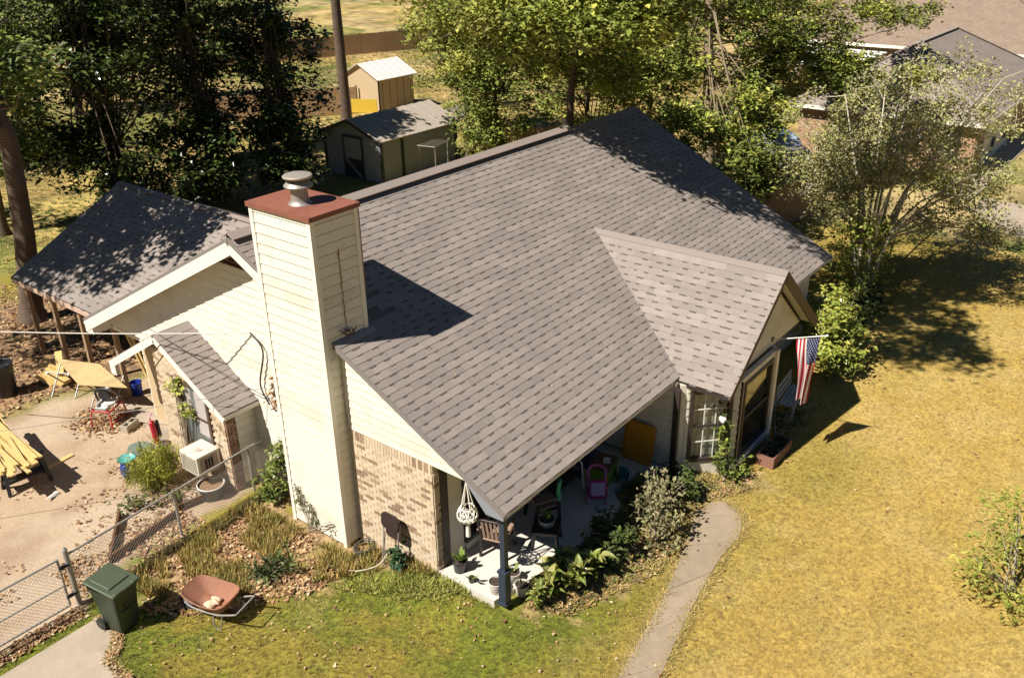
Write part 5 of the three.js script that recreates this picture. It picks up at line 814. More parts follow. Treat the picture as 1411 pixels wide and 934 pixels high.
function crownOf(parent, blobs, o) {                 // blobs: [x,y,z, rx,ry,rz, clusters]
  const mats = [], cols = [], limbs = []; const root = o.root;
  for (const [x, y, z, rx, ry, rz, n] of blobs) for (let i = 0; i < n; i++) {
    const a = rnd() * 6.283, c = rr(-1, 1), q = Math.sqrt(1 - c * c), r = Math.pow(rnd(), 1 / (o.shell || 2.4)) * rr(0.85, 1.1);
    const p = V(x + rx * q * Math.cos(a) * r, y + ry * c * r, z + rz * q * Math.sin(a) * r);
    if (root && rnd() < (o.limbs ?? 0.5)) limbs.push(p);
    const cr = (o.cr || 0.6) * rr(0.6, 1.3), cc = tint(o.cols), ck = rr(0.6, 1.2);
    const flatten = o.flat || 0.65;
    for (let k = 0; k < o.per; k++) { const w = p.clone().add(V(gauss() * cr, gauss() * cr * flatten - 0.1, gauss() * cr)); if (w.y < 0.1) continue; mats.push(leafMatrix(w, o.size, o.up)); const t = tint(o.cols); cols.push(t.lerp(cc, 0.5).multiplyScalar(ck)); }
  }
  const m = instanced('crown', o.leaf || LEAF, o.mat || LM.soft, mats, cols, parent); m.userData.kind = 'stuff';
  if (limbs.length && root) { const gs = []; for (const p of limbs) { const rt = root(p), mid = rt.clone().lerp(p, 0.55); mid.y -= o.sagUp ? -0.4 : 0.25; mid.x += gauss() * 0.2; mid.z += gauss() * 0.2; gs.push(bar(rt.toArray(), mid.toArray(), o.br || 0.05, 5, (o.br || 0.05) * 0.7), bar(mid.toArray(), p.toArray(), (o.br || 0.05) * 0.7, 5, 0.012)); } const b = mesh('limbs', gs, o.bark || M.bark, parent); b.userData.kind = 'stuff'; }
}
function trunkOf(parent, pts, r0, r1, m = M.bark, name = 'trunk') {
  const gs = []; for (let i = 0; i < pts.length - 1; i++) { const a = i / (pts.length - 1), b = (i + 1) / (pts.length - 1); gs.push(bar(pts[i], pts[i + 1], r0 + (r1 - r0) * a, 10, r0 + (r1 - r0) * b)); if (i) gs.push(place(new THREE.SphereGeometry(r0 + (r1 - r0) * a, 10, 6), ...pts[i])); }
  gs.push(bar([pts[0][0], -0.1, pts[0][2]], [pts[0][0], 0.5, pts[0][2]], r0 * 1.5, 10, r0)); return mesh(name, gs, m, parent);
}
const alongTrunk = (pts, lo = 0.4) => (p) => { const q = rr(lo, 1) * (pts.length - 1), i = Math.min(pts.length - 2, Math.floor(q)); return V(...pts[i]).lerp(V(...pts[i + 1]), q - i); };
function tree(name, label, pts, r0, r1, blobs, o, group) {
  const t = thing(name, label, 'tree', [0, 0, 0], 0, group); trunkOf(t, pts, r0, r1, o.bark || M.bark);
  crownOf(t, blobs, { root: alongTrunk(pts, o.lo ?? 0.45), ...o }); return t;
}
const YG = [[0.3, 0.35, 0.055], [0.4, 0.42, 0.075], [0.22, 0.27, 0.04], [0.48, 0.45, 0.1]], DK = [[0.045, 0.068, 0.018], [0.062, 0.09, 0.022], [0.034, 0.052, 0.015], [0.1, 0.12, 0.034]], MID = [[0.1, 0.14, 0.026], [0.14, 0.18, 0.032], [0.07, 0.1, 0.02]];
reseed(1001);
// tall tree by the carport: its crown, mostly outside the frame, dapples the carport roof
{ const P = [[1.6, 0, -21.2], [1.9, 3, -20.9], [2.0, 6, -20.5], [1.2, 9, -20.2], [0.6, 12, -20]]; tree('tall_tree', 'tall tree with a bare brown trunk beside the carport roof', P, 0.36, 0.16, [[-1.6, 9.6, -17.6, 3.0, 1.6, 2.6, 60], [-2.8, 11.2, -19.5, 3.6, 2.0, 3.2, 60], [3.6, 8.2, -24.6, 2.0, 2.2, 1.8, 46], [3.4, 5.2, -24.2, 1.1, 1.3, 1.0, 18], [0.2, 8.6, -15.2, 1.5, 0.9, 1.5, 18], [-5.8, 11, -21.0, 3.2, 1.8, 2.6, 60], [4.6, 6.6, -26.4, 1.6, 2.2, 1.4, 34]], { per: 62, size: 0.22, cr: 0.6, cols: MID.concat(YG.slice(0, 1)), lo: 0.5, br: 0.06, limbs: 0.25 }); }
// glossy dark evergreens behind the carport
const mag = [[[5.2, -31.0], 0.22, [[5.4, 8.2, -31.0, 3.0, 4.4, 2.8, 90], [5.6, 3.8, -30.4, 1.8, 1.4, 1.6, 24]], 'dark evergreen tree behind the tall bare trunk'], [[9.2, -28.4], 0.22, [[9.4, 7.5, -28.6, 3.4, 4.6, 3.0, 120], [8.0, 3.6, -28.8, 2.4, 2.0, 1.8, 44], [8.6, 2.2, -26.4, 1.8, 1.0, 1.2, 22]], 'dark glossy evergreen tree furthest from the sheds'], [[13.2, -27.6], 0.26, [[13.2, 8.0, -27.8, 3.6, 5.2, 3.0, 135], [12.0, 3.6, -26.4, 2.4, 1.8, 1.6, 50], [11.6, 2.0, -25.2, 1.9, 1.0, 1.0, 26]], 'dark glossy evergreen tree in the middle of its row'], [[16.9, -26.6], 0.24, [[16.9, 6.6, -26.8, 3.0, 4.0, 2.4, 110], [16.0, 2.9, -25.6, 2.2, 1.6, 1.4, 46], [15.2, 1.6, -24.6, 1.6, 0.9, 1.0, 20]], 'dark glossy evergreen tree nearest the grey shed'], [[12.0, -33.5], 0.26, [[12.0, 8.5, -33.5, 4.2, 5.4, 3.5, 110], [17, 8.4, -34, 3, 4, 3, 60]], 'dark evergreen tree rising behind the glossy row']];
for (const [b, r, bl, l] of mag) { const P = [[b[0], 0, b[1]], [b[0] + 0.2, 3, b[1]], [b[0] - 0.1, 6, b[1] + 0.1], [b[0], 10.5, b[1]]]; tree('evergreen_tree', l, P, r, 0.07, bl, { per: 84, size: 0.25, cr: 0.62, cols: DK.concat([MID[0]]), mat: LM.gloss, lo: 0.2, br: 0.045, limbs: 0.35, shell: 2.0 }, 'dark evergreens behind the carport'); }
// pines with bare trunks
{ const P = [[27.9, 0, -34.6], [27.9, 5, -34.6], [27.7, 10, -34.4], [27.8, 17, -34.4]]; tree('pine_tree', 'tall pine with a straight bare trunk between the two sheds', P, 0.36, 0.2, [[27.8, 15.5, -34.4, 3.4, 2.4, 3.4, 40], [26.4, 8.0, -34, 1.1, 0.6, 1, 7]], { per: 34, size: 0.22, cr: 0.5, cols: MID, lo: 0.7, limbs: 0.3 }); }
{ const P = [[24.6, 0, -8.3], [25.1, 3, -8.8], [25.6, 6, -9.3], [26.2, 10, -9.9]]; tree('shade_tree', 'shade tree with a pale upright trunk and yellowing leaves behind the house', P, 0.3, 0.16, [[27.6, 8.6, -8.6, 4.4, 2.2, 3.2, 100], [33.5, 7.4, -7.0, 3.0, 1.3, 2.4, 50], [38.4, 7.2, -5.2, 2.4, 0.8, 1.4, 22], [30.5, 6.0, -8.0, 3.0, 1.3, 2.0, 70], [34.0, 5.4, -7.0, 2.4, 1.2, 1.4, 44], [31.5, 5.0, -5.4, 2.2, 1.4, 1.4, 54], [28.5, 5.0, -8.0, 2.2, 1.6, 1.6, 46], [22.8, 4.7, -6.2, 1.9, 1.4, 1.5, 64], [21.2, 3.2, -5.2, 1.6, 1.1, 1.2, 46], [20.0, 4.6, -7.4, 1.4, 1.2, 1.2, 36], [35.6, 4.9, -3.6, 1.2, 0.5, 0.7, 9], [24.5, 6.0, -10.5, 2.2, 2.0, 1.8, 40]], { per: 74, size: 0.2, cr: 0.5, cols: YG.concat(MID), lo: 0.35, bark: mat([0.24, 0.18, 0.11], 0.9, { bumpMap: scaled(mottle, 2), bumpScale: 0.03 }), br: 0.035, limbs: 0.12 }); }
// big leafy tree leaning over the rear of the roof: it shades the right end
{ const P = [[17.4, 0, -10.6], [17.3, 3, -10.6], [16.9, 6, -10.3], [15.6, 9, -9.0], [13.4, 11.2, -6.4], [11.8, 13, -3.4]]; tree('shade_tree', 'broad bright green tree overhanging the rear of the shingle roof', P, 0.17, 0.07, [[11.7, 9.5, -5.9, 2.2, 0.8, 3.0, 160], [13.2, 9.4, -10.2, 3.6, 1.5, 3.0, 120], [10.4, 13.2, -2.0, 3.6, 1.3, 2.6, 80], [14.2, 12.4, -0.8, 3.2, 1.2, 2.2, 60], [7.4, 12.6, 0.0, 2.2, 0.9, 1.8, 40], [11.5, 9.5, -8.2, 2.2, 0.8, 2.0, 70], [16.9, 7.3, -8.5, 2.0, 0.9, 1.6, 40], [17.2, 7.6, -11.2, 2.6, 1.3, 1.8, 60]], { per: 78, size: 0.19, cr: 0.5, cols: YG.concat([MID[1]]), lo: 0.5, br: 0.03, limbs: 0.15 }); }
// bright trees behind the ridge
const bk = [[[27.0, -13.6], [[27.0, 6.0, -13.6, 3.0, 2.6, 2.4, 90], [26, 3, -12.4, 1.6, 1.2, 1.4, 24]], 'bright green tree next to the pale upright trunk', YG], [[22.6, -18.2], [[22.6, 5.4, -18.2, 3.2, 2.8, 2.6, 100], [21.2, 3.2, -17.6, 1.8, 1.3, 1.4, 26]], 'bright green tree just beyond the roof ridge', YG.concat(MID)], [[25.2, -22.4], [[25.2, 6.4, -22.4, 3.0, 3.0, 2.6, 90], [24.0, 2.4, -20.6, 1.2, 1.2, 1.0, 18]], 'leafy green tree beside the lean-to and grey shed', YG.concat(MID)], [[22.0, -12.8], [[22.0, 6.4, -12.8, 3.2, 2.8, 2.6, 100]], 'bright green tree behind the middle of the roof', YG.concat(MID.slice(0, 2))], [[31.0, -26.0], [[31.0, 6.0, -26.0, 3.6, 3.0, 3.0, 80]], 'darker green tree beyond the brown board fence', DK.concat(MID)], [[38.0, -19.0], [[38.0, 7.2, -19.0, 5.0, 3.4, 4.0, 110]], 'dark spreading tree in front of the white carport', DK.concat(MID)]];
for (const [b, bl, l, cols] of bk) { const P = [[b[0], 0, b[1]], [b[0] + 0.1, 2.4, b[1]], [b[0] - 0.2, 4.4, b[1]], [b[0], 7.5, b[1]]]; tree('leafy_tree', l, P, 0.16, 0.05, bl, { per: 84, size: 0.2, cr: 0.52, cols, lo: 0.3, limbs: 0.2, br: 0.03 }, 'leafy trees behind the house'); }
// far tree line
reseed(1400);
for (const [x, z, h, r] of [[30, -70, 11, 5], [44, -80, 12, 6], [84, -62, 12, 6], [96, -44, 12, 6], [52, -30, 9, 4.5], [60, -34, 10, 4.5], [66, -26, 10, 4.5], [20, -52, 11, 5], [8, -44, 11, 5], [26, -48, 10, 4.2], [-2, -38, 11, 5]]) { const P = [[x, 0, z], [x, h * 0.3, z], [x, h * 0.8, z]]; tree('distant_tree', 'distant broadleaf tree beyond the yards', P, 0.25, 0.1, [[x, h * 0.6, z, r, h * 0.42, r, 60]], { per: 34, size: 0.45, cr: 0.9, cols: MID.concat(DK), limbs: 0.1 }, 'distant trees beyond the fences'); }
// grey-stemmed twiggy tree on the lawn
{
  const t = thing('twiggy_tree', 'twiggy grey-stemmed tree with thin grey-green leaves at the lawn edge', 'tree', [0, 0, 0]); reseed(1500); const stems = [], tips = [], fine = [];
  for (let i = 0; i < 13; i++) { const a = i / 13 * 6.283 + rr(-0.2, 0.2), sp = rr(0.9, 3.4), h = rr(4.0, 7.2), b = [20.0 + Math.cos(a) * 0.22, 0, -0.2 + Math.sin(a) * 0.22], m = [20.5 + Math.cos(a) * sp * 0.3, h * 0.5, -0.3 + Math.sin(a) * sp * 0.3], e = [21.2 + Math.cos(a) * sp * 1.0, h, -0.3 + Math.sin(a) * sp * 0.95]; stems.push(bar(b, m, 0.06, 6, 0.045), bar(m, e, 0.045, 6, 0.02)); 
    for (let k = 0; k < 11; k++) { const q = rr(0.15, 1), p = V(...m).lerp(V(...e), q), d = p.clone().add(V(gauss() * 0.9 + (p.x - 20.4) * 0.35, rr(-0.5, 0.9), gauss() * 0.9 + (p.z + 0.2) * 0.4)); fine.push(bar(p.toArray(), d.toArray(), 0.018, 4, 0.008)); tips.push(d); for (let w = 0; w < 3; w++) { const d2 = d.clone().add(V(gauss() * 0.5, rr(-0.4, 0.5), gauss() * 0.5)); fine.push(bar(d.toArray(), d2.toArray(), 0.012, 3, 0.006)); tips.push(d2); } } }
  const low = [[22.4, 2.2, 2.4], [23.4, 2.4, 2.0], [23.0, 1.9, 3.0], [24.2, 3.0, 1.4], [21.4, 2.4, 1.2], [19.8, 2.4, -1.6], [20.2, 3.3, -2.4], [24.6, 4.2, 0.4], [22.2, 3.6, 0.8], [23.6, 3.4, 2.6]];
  for (const q of low) { const s = V(20.6, 1.6, -0.1), e = V(...q); stems.push(bar(s.toArray(), s.clone().lerp(e, 0.5).add(V(0, 0.4, 0)).toArray(), 0.04, 5, 0.03), bar(s.clone().lerp(e, 0.5).add(V(0, 0.4, 0)).toArray(), e.toArray(), 0.03, 5, 0.012)); for (let w = 0; w < 16; w++) { const d2 = e.clone().add(V(gauss() * 0.8, gauss() * 0.55, gauss() * 0.8)); fine.push(bar(e.toArray(), d2.toArray(), 0.014, 3, 0.006)); tips.push(d2); } }
  mesh('trunk', stems, mat([0.46, 0.4, 0.31], 0.85, { bumpMap: scaled(mottle, 2), bumpScale: 0.01 }), t); const f = mesh('twigs', fine, mat([0.46, 0.4, 0.29], 0.9), t); f.userData.kind = 'stuff';
  const mats = [], cols = [], G = [[0.34, 0.34, 0.11], [0.42, 0.38, 0.15], [0.28, 0.3, 0.09], [0.46, 0.42, 0.24]];
  for (const p of tips) for (let k = 0; k < 42; k++) { mats.push(leafMatrix(p.clone().add(V(gauss() * 0.34, gauss() * 0.28, gauss() * 0.34)), 0.105, 0.4)); cols.push(tint(G)); }
  for (let k = 0; k < 1500; k++) { const a = rnd() * 6.283, r = rr(0.2, 1.1); mats.push(leafMatrix(V(20.1 + Math.cos(a) * r, rr(0.3, 2.6), -0.4 + Math.sin(a) * r), 0.15, 0.4)); cols.push(tint(YG)); }
  const m = instanced('crown', LEAF, LM.soft, mats, cols, t); m.userData.kind = 'stuff';
}
function shrub(name, label, blobs, o, stems, group) {
  const t = thing(name, label, o.cat || 'shrub', [0, 0, 0], 0, group); const gs = []; const [bx, bz] = stems;
  for (const b of blobs) for (let i = 0; i < 6; i++) gs.push(bar([bx + gauss() * 0.12, 0, bz + gauss() * 0.12], [b[0] + gauss() * b[3] * 0.6, b[1] + rr(-0.1, 0.6) * b[4], b[2] + gauss() * b[5] * 0.6], o.sr || 0.02, 5, 0.006));
  mesh('stems', gs, o.bark || M.paleBark, t).userData.kind = 'stuff'; crownOf(t, blobs, { limbs: 0, ...o }); return t;
}
reseed(1600);
shrub('round_shrub', 'rounded yellow-green shrub beside the bay gable', [[14.3, 1.5, 0.9, 1.05, 1.0, 0.9, 46], [13.4, 0.8, 1.3, 0.7, 0.7, 0.6, 22], [15.2, 0.9, 0.4, 0.9, 0.7, 0.8, 22]], { per: 42, size: 0.15, cr: 0.3, cols: YG.concat([MID[1]]), mat: leafMat(0.35, 0.2, 0.8) }, [14.2, 0.9]);
shrub('low_shrub', 'low dark shrub at the foot of the twiggy tree', [[17.2, 0.4, 0.6, 1.4, 0.4, 0.7, 26], [18.6, 0.5, 0.3, 1.0, 0.5, 0.7, 20]], { per: 34, size: 0.15, cr: 0.3, cols: MID.concat(DK) }, [17.6, 0.4]);
shrub('sparse_shrub', 'sparse yellow-green shrub at the edge of the golden lawn', [[7.0, 1.3, 6.9, 0.75, 0.75, 0.6, 38], [6.1, 0.75, 6.6, 0.55, 0.4, 0.4, 18], [6.1, 0.4, 7.2, 0.6, 0.35, 0.5, 18]], { per: 15, size: 0.14, cr: 0.26, cols: YG, leaf: NARROW }, [6.6, 7.2]);
const GREYG = [[0.28, 0.27, 0.12], [0.36, 0.33, 0.17], [0.2, 0.2, 0.08]];
shrub('arching_shrub', 'arching pale-leaved shrub between the porch and the walk', [[3.95, 1.0, 0.85, 0.55, 0.55, 0.5, 34], [3.7, 0.5, 1.15, 0.65, 0.42, 0.45, 30], [4.3, 1.2, 0.6, 0.4, 0.35, 0.35, 14]], { per: 14, size: 0.09, cr: 0.17, cols: GREYG.concat([[0.34, 0.27, 0.15]]), sr: 0.014, up: 0.4 }, [3.8, 0.95]);
shrub('bed_shrub', 'dark leafy shrub in the shade of the porch edge', [[2.9, 0.5, 0.4, 0.8, 0.5, 0.45, 44], [4.8, 0.4, 0.2, 0.7, 0.4, 0.4, 30], [5.6, 0.45, 0.6, 0.5, 0.45, 0.45, 24]], { per: 26, size: 0.12, cr: 0.2, cols: DK.concat(MID) }, [3.6, 0.3]);
shrub('flowering_climber', 'tall leafy stem with a white bloom at the bay window', [[6.75, 1.0, 1.0, 0.14, 0.9, 0.14, 20], [6.9, 0.35, 1.25, 0.35, 0.35, 0.35, 18]], { per: 18, size: 0.1, cr: 0.13, cols: MID.concat(YG.slice(0, 2)), cat: 'plant' }, [6.8, 1.05]);
{ const gs = []; for (let i = 0; i < 7; i++) { const a = i * 0.9; gs.push(place(new THREE.SphereGeometry(0.05, 8, 6), 6.62 + Math.cos(a) * 0.04, 1.62 + (i % 3) * 0.025, 0.98 + Math.sin(a) * 0.04)); } const f = scene.getObjectByName('flowering_climber'); mesh('bloom', gs, M.white, f); }
shrub('bay_planting', 'dark plants in the shaded trough below the bay window', [[8.3, 0.4, 1.6, 0.45, 0.2, 0.16, 14], [9.8, 0.3, 1.3, 0.6, 0.3, 0.4, 18]], { per: 20, size: 0.1, cr: 0.14, cols: DK.concat([MID[0]]), cat: 'plants' }, [8.9, 1.5]);
shrub('fine_shrub', 'feathery light green shrub beside the fence', [[-1.32, 0.68, -9.3, 0.6, 0.5, 0.6, 90]], { per: 44, size: 0.18, cr: 0.16, cols: [[0.34, 0.34, 0.04], [0.26, 0.28, 0.04], [0.4, 0.38, 0.07]], leaf: leafGeo(1, 0.1, 0.02), up: -0.2 }, [-1.32, -9.3]);
shrub('weedy_shrub', 'low weedy shrub inside the edged bed by the yard', [[-2.2, 0.25, -9.0, 0.35, 0.25, 0.3, 12], [-1.6, 0.2, -8.5, 0.4, 0.2, 0.3, 10]], { per: 20, size: 0.1, cr: 0.16, cols: MID.concat([[0.2, 0.12, 0.06]]) }, [-1.9, -8.8]);
shrub('wall_vine', 'tangled vine in the corner between annex and chimney', [[0.05, 0.6, -6.6, 0.4, 0.6, 0.35, 26], [0.15, 1.5, -6.4, 0.25, 0.5, 0.3, 10]], { per: 24, size: 0.11, cr: 0.2, cols: MID.concat(YG.slice(0, 1)), cat: 'vine' }, [0.2, -6.6]);
shrub('dry_vine', 'dead brown vine leaves against the siding beside the chimney', [[0.3, 2.75, -6.3, 0.16, 0.55, 0.28, 20]], { per: 20, size: 0.13, cr: 0.13, cols: [[0.3, 0.15, 0.06], [0.22, 0.11, 0.05], [0.38, 0.22, 0.1]], mat: LM.dry, cat: 'vine' }, [0.5, -6.4]);
shrub('window_vine', 'thin vine trailing over the annex window', [[-0.5, 2.35, -9.2, 0.08, 0.35, 0.25, 8], [-0.5, 1.9, -8.9, 0.06, 0.3, 0.2, 6]], { per: 18, size: 0.09, cr: 0.12, cols: YG, cat: 'vine', sr: 0.008 }, [-0.5, -9.3]);
shrub('yucca_clump', 'strappy dark green clump in the dry bed by the chimney', [[-1.85, 0.22, -4.75, 0.25, 0.16, 0.25, 14], [-1.55, 0.2, -4.55, 0.25, 0.16, 0.25, 10]], { per: 14, size: 0.34, cr: 0.1, cols: [[0.1, 0.14, 0.04], [0.16, 0.19, 0.06], [0.05, 0.07, 0.03]], leaf: leafGeo(1, 0.12, 0.03), up: 0.1, cat: 'plant' }, [-1.75, -4.7]);
shrub('wall_weeds', 'green weeds growing up behind the folding chair', [[-0.18, 0.45, -2.6, 0.1, 0.45, 0.2, 14]], { per: 16, size: 0.12, cr: 0.1, cols: [[0.03, 0.1, 0.05], [0.07, 0.13, 0.04]], cat: 'weeds' }, [-0.18, -2.6]);
shrub('wall_creeper', 'thin dark creeper climbing the foot of the chimney siding', [[-0.29, 0.75, -5.45, 0.015, 0.4, 0.2, 12], [-0.29, 0.55, -5.05, 0.015, 0.4, 0.1, 7], [-0.29, 0.4, -4.45, 0.015, 0.3, 0.06, 4]], { per: 9, size: 0.06, cr: 0.045, cols: [[0.1, 0.11, 0.04], [0.16, 0.16, 0.06]], cat: 'vine', sr: 0.006 }, [-0.3, -5.2]);
// broad-leaved clumps at the porch edge: every leaf its own piece
{
  const broad = (() => { const pos = [], n = 6; const P = (u, s) => { const w = Math.sin(Math.PI * Math.pow(u, 0.75)) * 0.2; return [s * w, 0.35 * Math.sin(u * 2.2) - 0.25 * u * u + Math.abs(s) * 0.05, u]; }; for (let i = 0; i < n; i++) for (const s of [-1, 1]) { const a = P(i / n, 0), b = P((i + 1) / n, 0), c = P(i / n, s), d = P((i + 1) / n, s); if (s > 0) pos.push(...a, ...b, ...c, ...c, ...b, ...d); else pos.push(...a, ...c, ...b, ...c, ...d, ...b); } const g = new THREE.BufferGeometry(); g.setAttribute('position', new THREE.Float32BufferAttribute(pos, 3)); g.computeVertexNormals(); return metricUV(g); })();
  const ms = [[0.24, 0.28, 0.05], [0.32, 0.33, 0.08], [0.16, 0.21, 0.035], [0.38, 0.36, 0.12]].map((c) => new THREE.MeshPhysicalMaterial({ color: C(...c), roughness: 0.4, transmission: 0.25, thickness: 0, side: THREE.DoubleSide }));
  reseed(1700);
  const clumps = [[1.05, 0.25, 'broad-leaved green clump right beside the porch post'], [1.45, 0.5, 'broad-leaved green clump in the middle of the porch edge group'], [1.6, 0.1, 'broad-leaved clump against the slab behind the others'], [0.62, 0.25, 'small broad-leaved clump in front of the post base'], [2.0, 0.55, 'broad-leaved green clump furthest along the bed from the post']];
  for (const [x, z, l] of clumps) { const t = thing('leafy_plant', l, 'plant', [x, groundH(x, z), z], 0, 'broad-leaved plants at the porch edge'); for (let i = 0; i < 38; i++) { const o = new THREE.Mesh(broad, pick(ms)); o.name = 'leaf'; const a = rnd() * 6.283, s = rr(0.28, 0.5) * (x < 0.8 ? 0.6 : 1); o.position.set(gauss() * 0.08, rr(0.02, 0.42), gauss() * 0.06); o.rotation.set(-rr(0.2, 1.1), a, 0, 'YXZ'); o.scale.setScalar(s); o.castShadow = o.receiveShadow = true; t.add(o); } }
}
// ── turf, litter ──
const inHouse = (x, z) => inPoly(x, z, slabEdge) || (x > 0.1 && x < 15.5 && z < -0.3 && z > -14) || (x > -0.45 && x < 1 && z > -12 && z < -3.9) || (x > 6 && x < 10.2 && z < 1.15 && z > -1) || (x > 0.1 && x < 6.1 && z < 0.05 && z > -2);
{
  reseed(1800); const blade = (() => { const pos = []; for (let i = 0; i < 5; i++) { const a = i * 1.256, l = 0.6 + 0.4 * ((i * 7) % 5) / 5, c = Math.cos(a), s = Math.sin(a), r = 0.25 + 0.3 * ((i * 3) % 5) / 5; pos.push(c * 0.15 - s * 0.11, 0, s * 0.15 + c * 0.11, c * 0.15 + s * 0.11, 0, s * 0.15 - c * 0.11, c * (0.2 + r * 1.4), l, s * (0.2 + r * 1.4)); } const g = new THREE.BufferGeometry(); g.setAttribute('position', new THREE.Float32BufferAttribute(pos, 3)); g.computeVertexNormals(); return metricUV(g); })();
  const mats = [], cols = [], tall = [], tcols = []; let tries = 0;
  while (mats.length < 150000 && tries++ < 400000) {
    const q = Math.pow(rnd(), 0.75), x = rr(-7, 26), z = rr(-7, 11); const d = Math.hypot(x + 9.84, z - 7.98); if (rnd() > 14 / d) continue;
    if (inHouse(x, z) || onHard(x, z)) continue; const g = groundAt(x, z); if (rnd() > g[3]) continue;
    const k = rr(0.85, 1.35); mats.push(M4(V(x, groundH(x, z), z), new THREE.Euler(gauss() * 0.2, rnd() * 6.283, gauss() * 0.2), V(0.055, rr(0.025, 0.06), 0.055))); cols.push(C(g[0] * k, g[1] * k, g[2] * k));
  }
  const o = instanced('grass', blade, new THREE.MeshPhysicalMaterial({ color: 0xffffff, roughness: 0.8, side: THREE.DoubleSide, transmission: 0.15, thickness: 0 }), mats, cols); tag(o, 'short golden and green turf of the front and side lawn', 'grass', null, 'stuff');
  const put = (x, z, h, c) => { tall.push(M4(V(x, groundH(x, z), z), new THREE.Euler(gauss() * 0.25, rnd() * 6.283, gauss() * 0.25), V(rr(0.1, 0.2), h, rr(0.1, 0.2)))); tcols.push(tint(c)); };
  const straw = [[0.5, 0.35, 0.11], [0.4, 0.29, 0.09], [0.28, 0.23, 0.06]], grn = [[0.2, 0.2, 0.03], [0.26, 0.24, 0.05]];
  let n = 0; while (n < 4200) { const x = rr(-3.8, 0.5), z = rr(-7, -1.5); if (!inPoly(x, z, bedChimney) || inHouse(x, z)) continue; n++; const w = fbm(x * 1.7, z * 1.7, 3); if (w < 0.5) continue; put(x, z, rr(0.08, 0.32), straw.concat(w > 0.55 ? grn : [])); }
  for (let i = 0; i < 700; i++) { const q = rnd(), x = -0.9 + q * 1.1 + gauss() * 0.35, z = -3.1 + q * 2.0 + gauss() * 0.35; if (fbm(x * 3, z * 3, 2) > 0.42) put(x, z, rr(0.04, 0.2), [[0.3, 0.32, 0.05], [0.24, 0.27, 0.04], [0.36, 0.33, 0.08]]); }      // green fringe under the brick wall
  for (let i = 0; i < 700; i++) { const x = rr(-3.9, 0.5); put(x, FZ + 0.12 + gauss() * 0.12 + 0.1 * Math.sin(x * 3), rr(0.06, 0.22), [[0.1, 0.085, 0.03], [0.16, 0.12, 0.04], [0.24, 0.18, 0.05]]); }   // strip along the fence
  n = 0; while (n < 1500) { const x = rr(0.5, 7), z = rr(-0.2, 1.9); if (!inPoly(x, z, bedPorch) || onHard(x, z)) { n += 0.2; continue; } n++; put(x, z, rr(0.04, 0.13), straw.concat(grn, [[0.12, 0.13, 0.04]])); }
  for (const L of [walkL, walkR]) { const cv = new THREE.CatmullRomCurve3(L.map(([x, z]) => V(x, 0, z))); for (let i = 0; i < 1100; i++) { const p = cv.getPoint(rnd()), sp = 0.05 + 0.09 * fbm(p.x * 2.5, p.z * 2.5, 3); const x = p.x + gauss() * sp, z = p.z + gauss() * sp; if (!inHouse(x, z)) put(x, z, rr(0.03, 0.07), straw); } }
  for (let i = 0; i < 500; i++) { const k = Math.floor(rnd() * 5), q = rnd(), a = drivePoly[k], b = drivePoly[k + 1]; put(a[0] + (b[0] - a[0]) * q + gauss() * 0.06, a[1] + (b[1] - a[1]) * q + gauss() * 0.06, rr(0.04, 0.08), straw.concat(grn)); }
  for (let i = 0; i < 42000; i++) { const x = rr(3, 60), z = rr(-60, -14); if (inHouse(x, z) || (x < 8.5 && z > -19)) continue; const w = fbm(x * 0.22, z * 0.22, 4); tall.push(M4(V(x, -0.02, z), new THREE.Euler(gauss() * 0.25, rnd() * 6.283, gauss() * 0.25), V(rr(0.12, 0.3), rr(0.05, 0.16), rr(0.12, 0.3)))); tcols.push(tint(w > 0.5 ? [[0.2, 0.19, 0.035], [0.14, 0.17, 0.03]] : straw)); }   // back yards
  const o2 = instanced('tall_grass', blade, new THREE.MeshPhysicalMaterial({ color: 0xffffff, roughness: 0.8, side: THREE.DoubleSide, transmission: 0.15, thickness: 0 }), tall, tcols); tag(o2, 'longer dry and green grass in the back yards, beds and along the walk', 'grass', null, 'stuff');
}
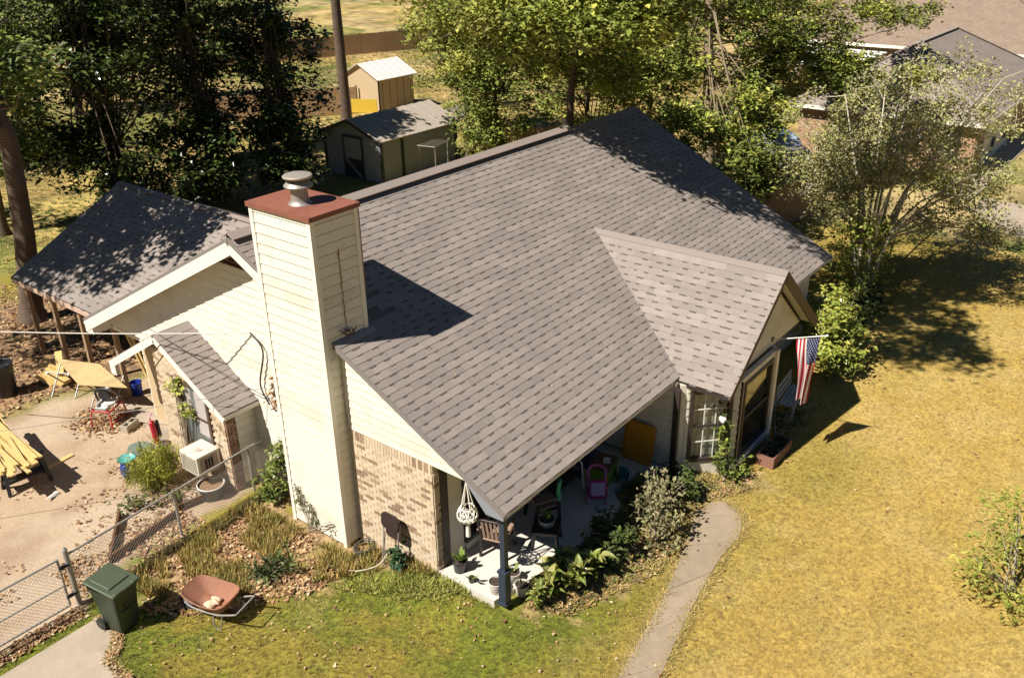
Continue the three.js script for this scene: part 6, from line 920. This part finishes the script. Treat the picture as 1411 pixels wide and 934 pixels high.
{
  reseed(1900); const mats = [], cols = [], B = [[0.42, 0.25, 0.12], [0.5, 0.33, 0.17], [0.3, 0.165, 0.08], [0.22, 0.11, 0.06], [0.56, 0.42, 0.25]];
  const drop = (x, z, s, y = 0.015) => { if (inHouse(x, z)) return; mats.push(M4(V(x, groundH(x, z) + y + rnd() * 0.02, z), new THREE.Euler(rr(-0.5, 0.5), rnd() * 6.283, rr(-0.5, 0.5), 'YXZ'), V(s, s, s))); cols.push(tint(B)); };
  for (let i = 0; i < 7000; i++) { const x = rr(-4.2, 0.6), z = rr(-7.0, -3.6); if (fbm(x * 1.3 + 3, z * 1.3, 3) > rr(0.35, 0.55) && edgeDist(x, z, bedChimney) > -0.4) drop(x, z, rr(0.06, 0.13)); }
  for (let i = 0; i < 1500; i++) { const x = -4.6 - rnd() * 3.4; drop(x, -6.75 + gauss() * 0.16, rr(0.06, 0.12)); }
  for (let i = 0; i < 1500; i++) { const x = rr(-4.4, -1.5), z = rr(-9.0, -7.1); if (fbm(x * 1.5, z * 1.5 + 7, 3) > 0.46) drop(x, z, rr(0.06, 0.12)); }
  for (let i = 0; i < 5200; i++) { const x = rr(-8, 1.5), z = rr(-16, -8); if (fbm(x * 1.3 + 1, z * 1.3, 3) > rr(0.58, 0.66)) drop(x, z, rr(0.04, 0.1)); }
  for (let i = 0; i < 900; i++) drop(-0.5 + gauss() * 0.6, -13.2 + gauss() * 0.7, rr(0.07, 0.13));
  for (let i = 0; i < 5200; i++) drop(rr(-4, 5), rr(-25, -15.5), rr(0.08, 0.16));
  for (let i = 0; i < 2600; i++) { const x = rr(0.5, 6.8), z = rr(0, 1.9); if (inPoly(x, z, bedPorch) && fbm(x * 2, z * 2, 3) > rr(0.3, 0.6)) drop(x, z, rr(0.05, 0.1)); }
  for (let i = 0; i < 1000; i++) { const x = rr(-5, 3), z = rr(-5.5, 3); drop(x, z, rr(0.025, 0.085), 0.03); }
  for (let i = 0; i < 420; i++) { const k = Math.floor(rnd() * 5), q = rnd(), a = drivePoly[k], b = drivePoly[k + 1]; drop(a[0] + (b[0] - a[0]) * q + gauss() * 0.09, a[1] + (b[1] - a[1]) * q + gauss() * 0.09, rr(0.04, 0.1), 0.03); }
  for (let i = 0; i < 200; i++) drop(rr(3, 22), rr(2, 10), rr(0.05, 0.1), 0.03);
  for (let i = 0; i < 46; i++) { const x = rr(1.5, 15), z = rr(-6.5, -0.2); mats.push(M4(V(x, roofY(z) + 0.03, z), new THREE.Euler(0.48, rnd() * 6.283, 0, 'XYZ'), V(0.06, 0.06, 0.06))); cols.push(tint(B)); }
  const o = instanced('fallen_leaves', leafGeo(1, 0.75, 0.2), LM.dry, mats, cols); tag(o, 'brown and tan fallen leaves scattered over beds, yard, lawn and roof', 'leaves', null, 'stuff');
}
renderer.render(scene, camera);
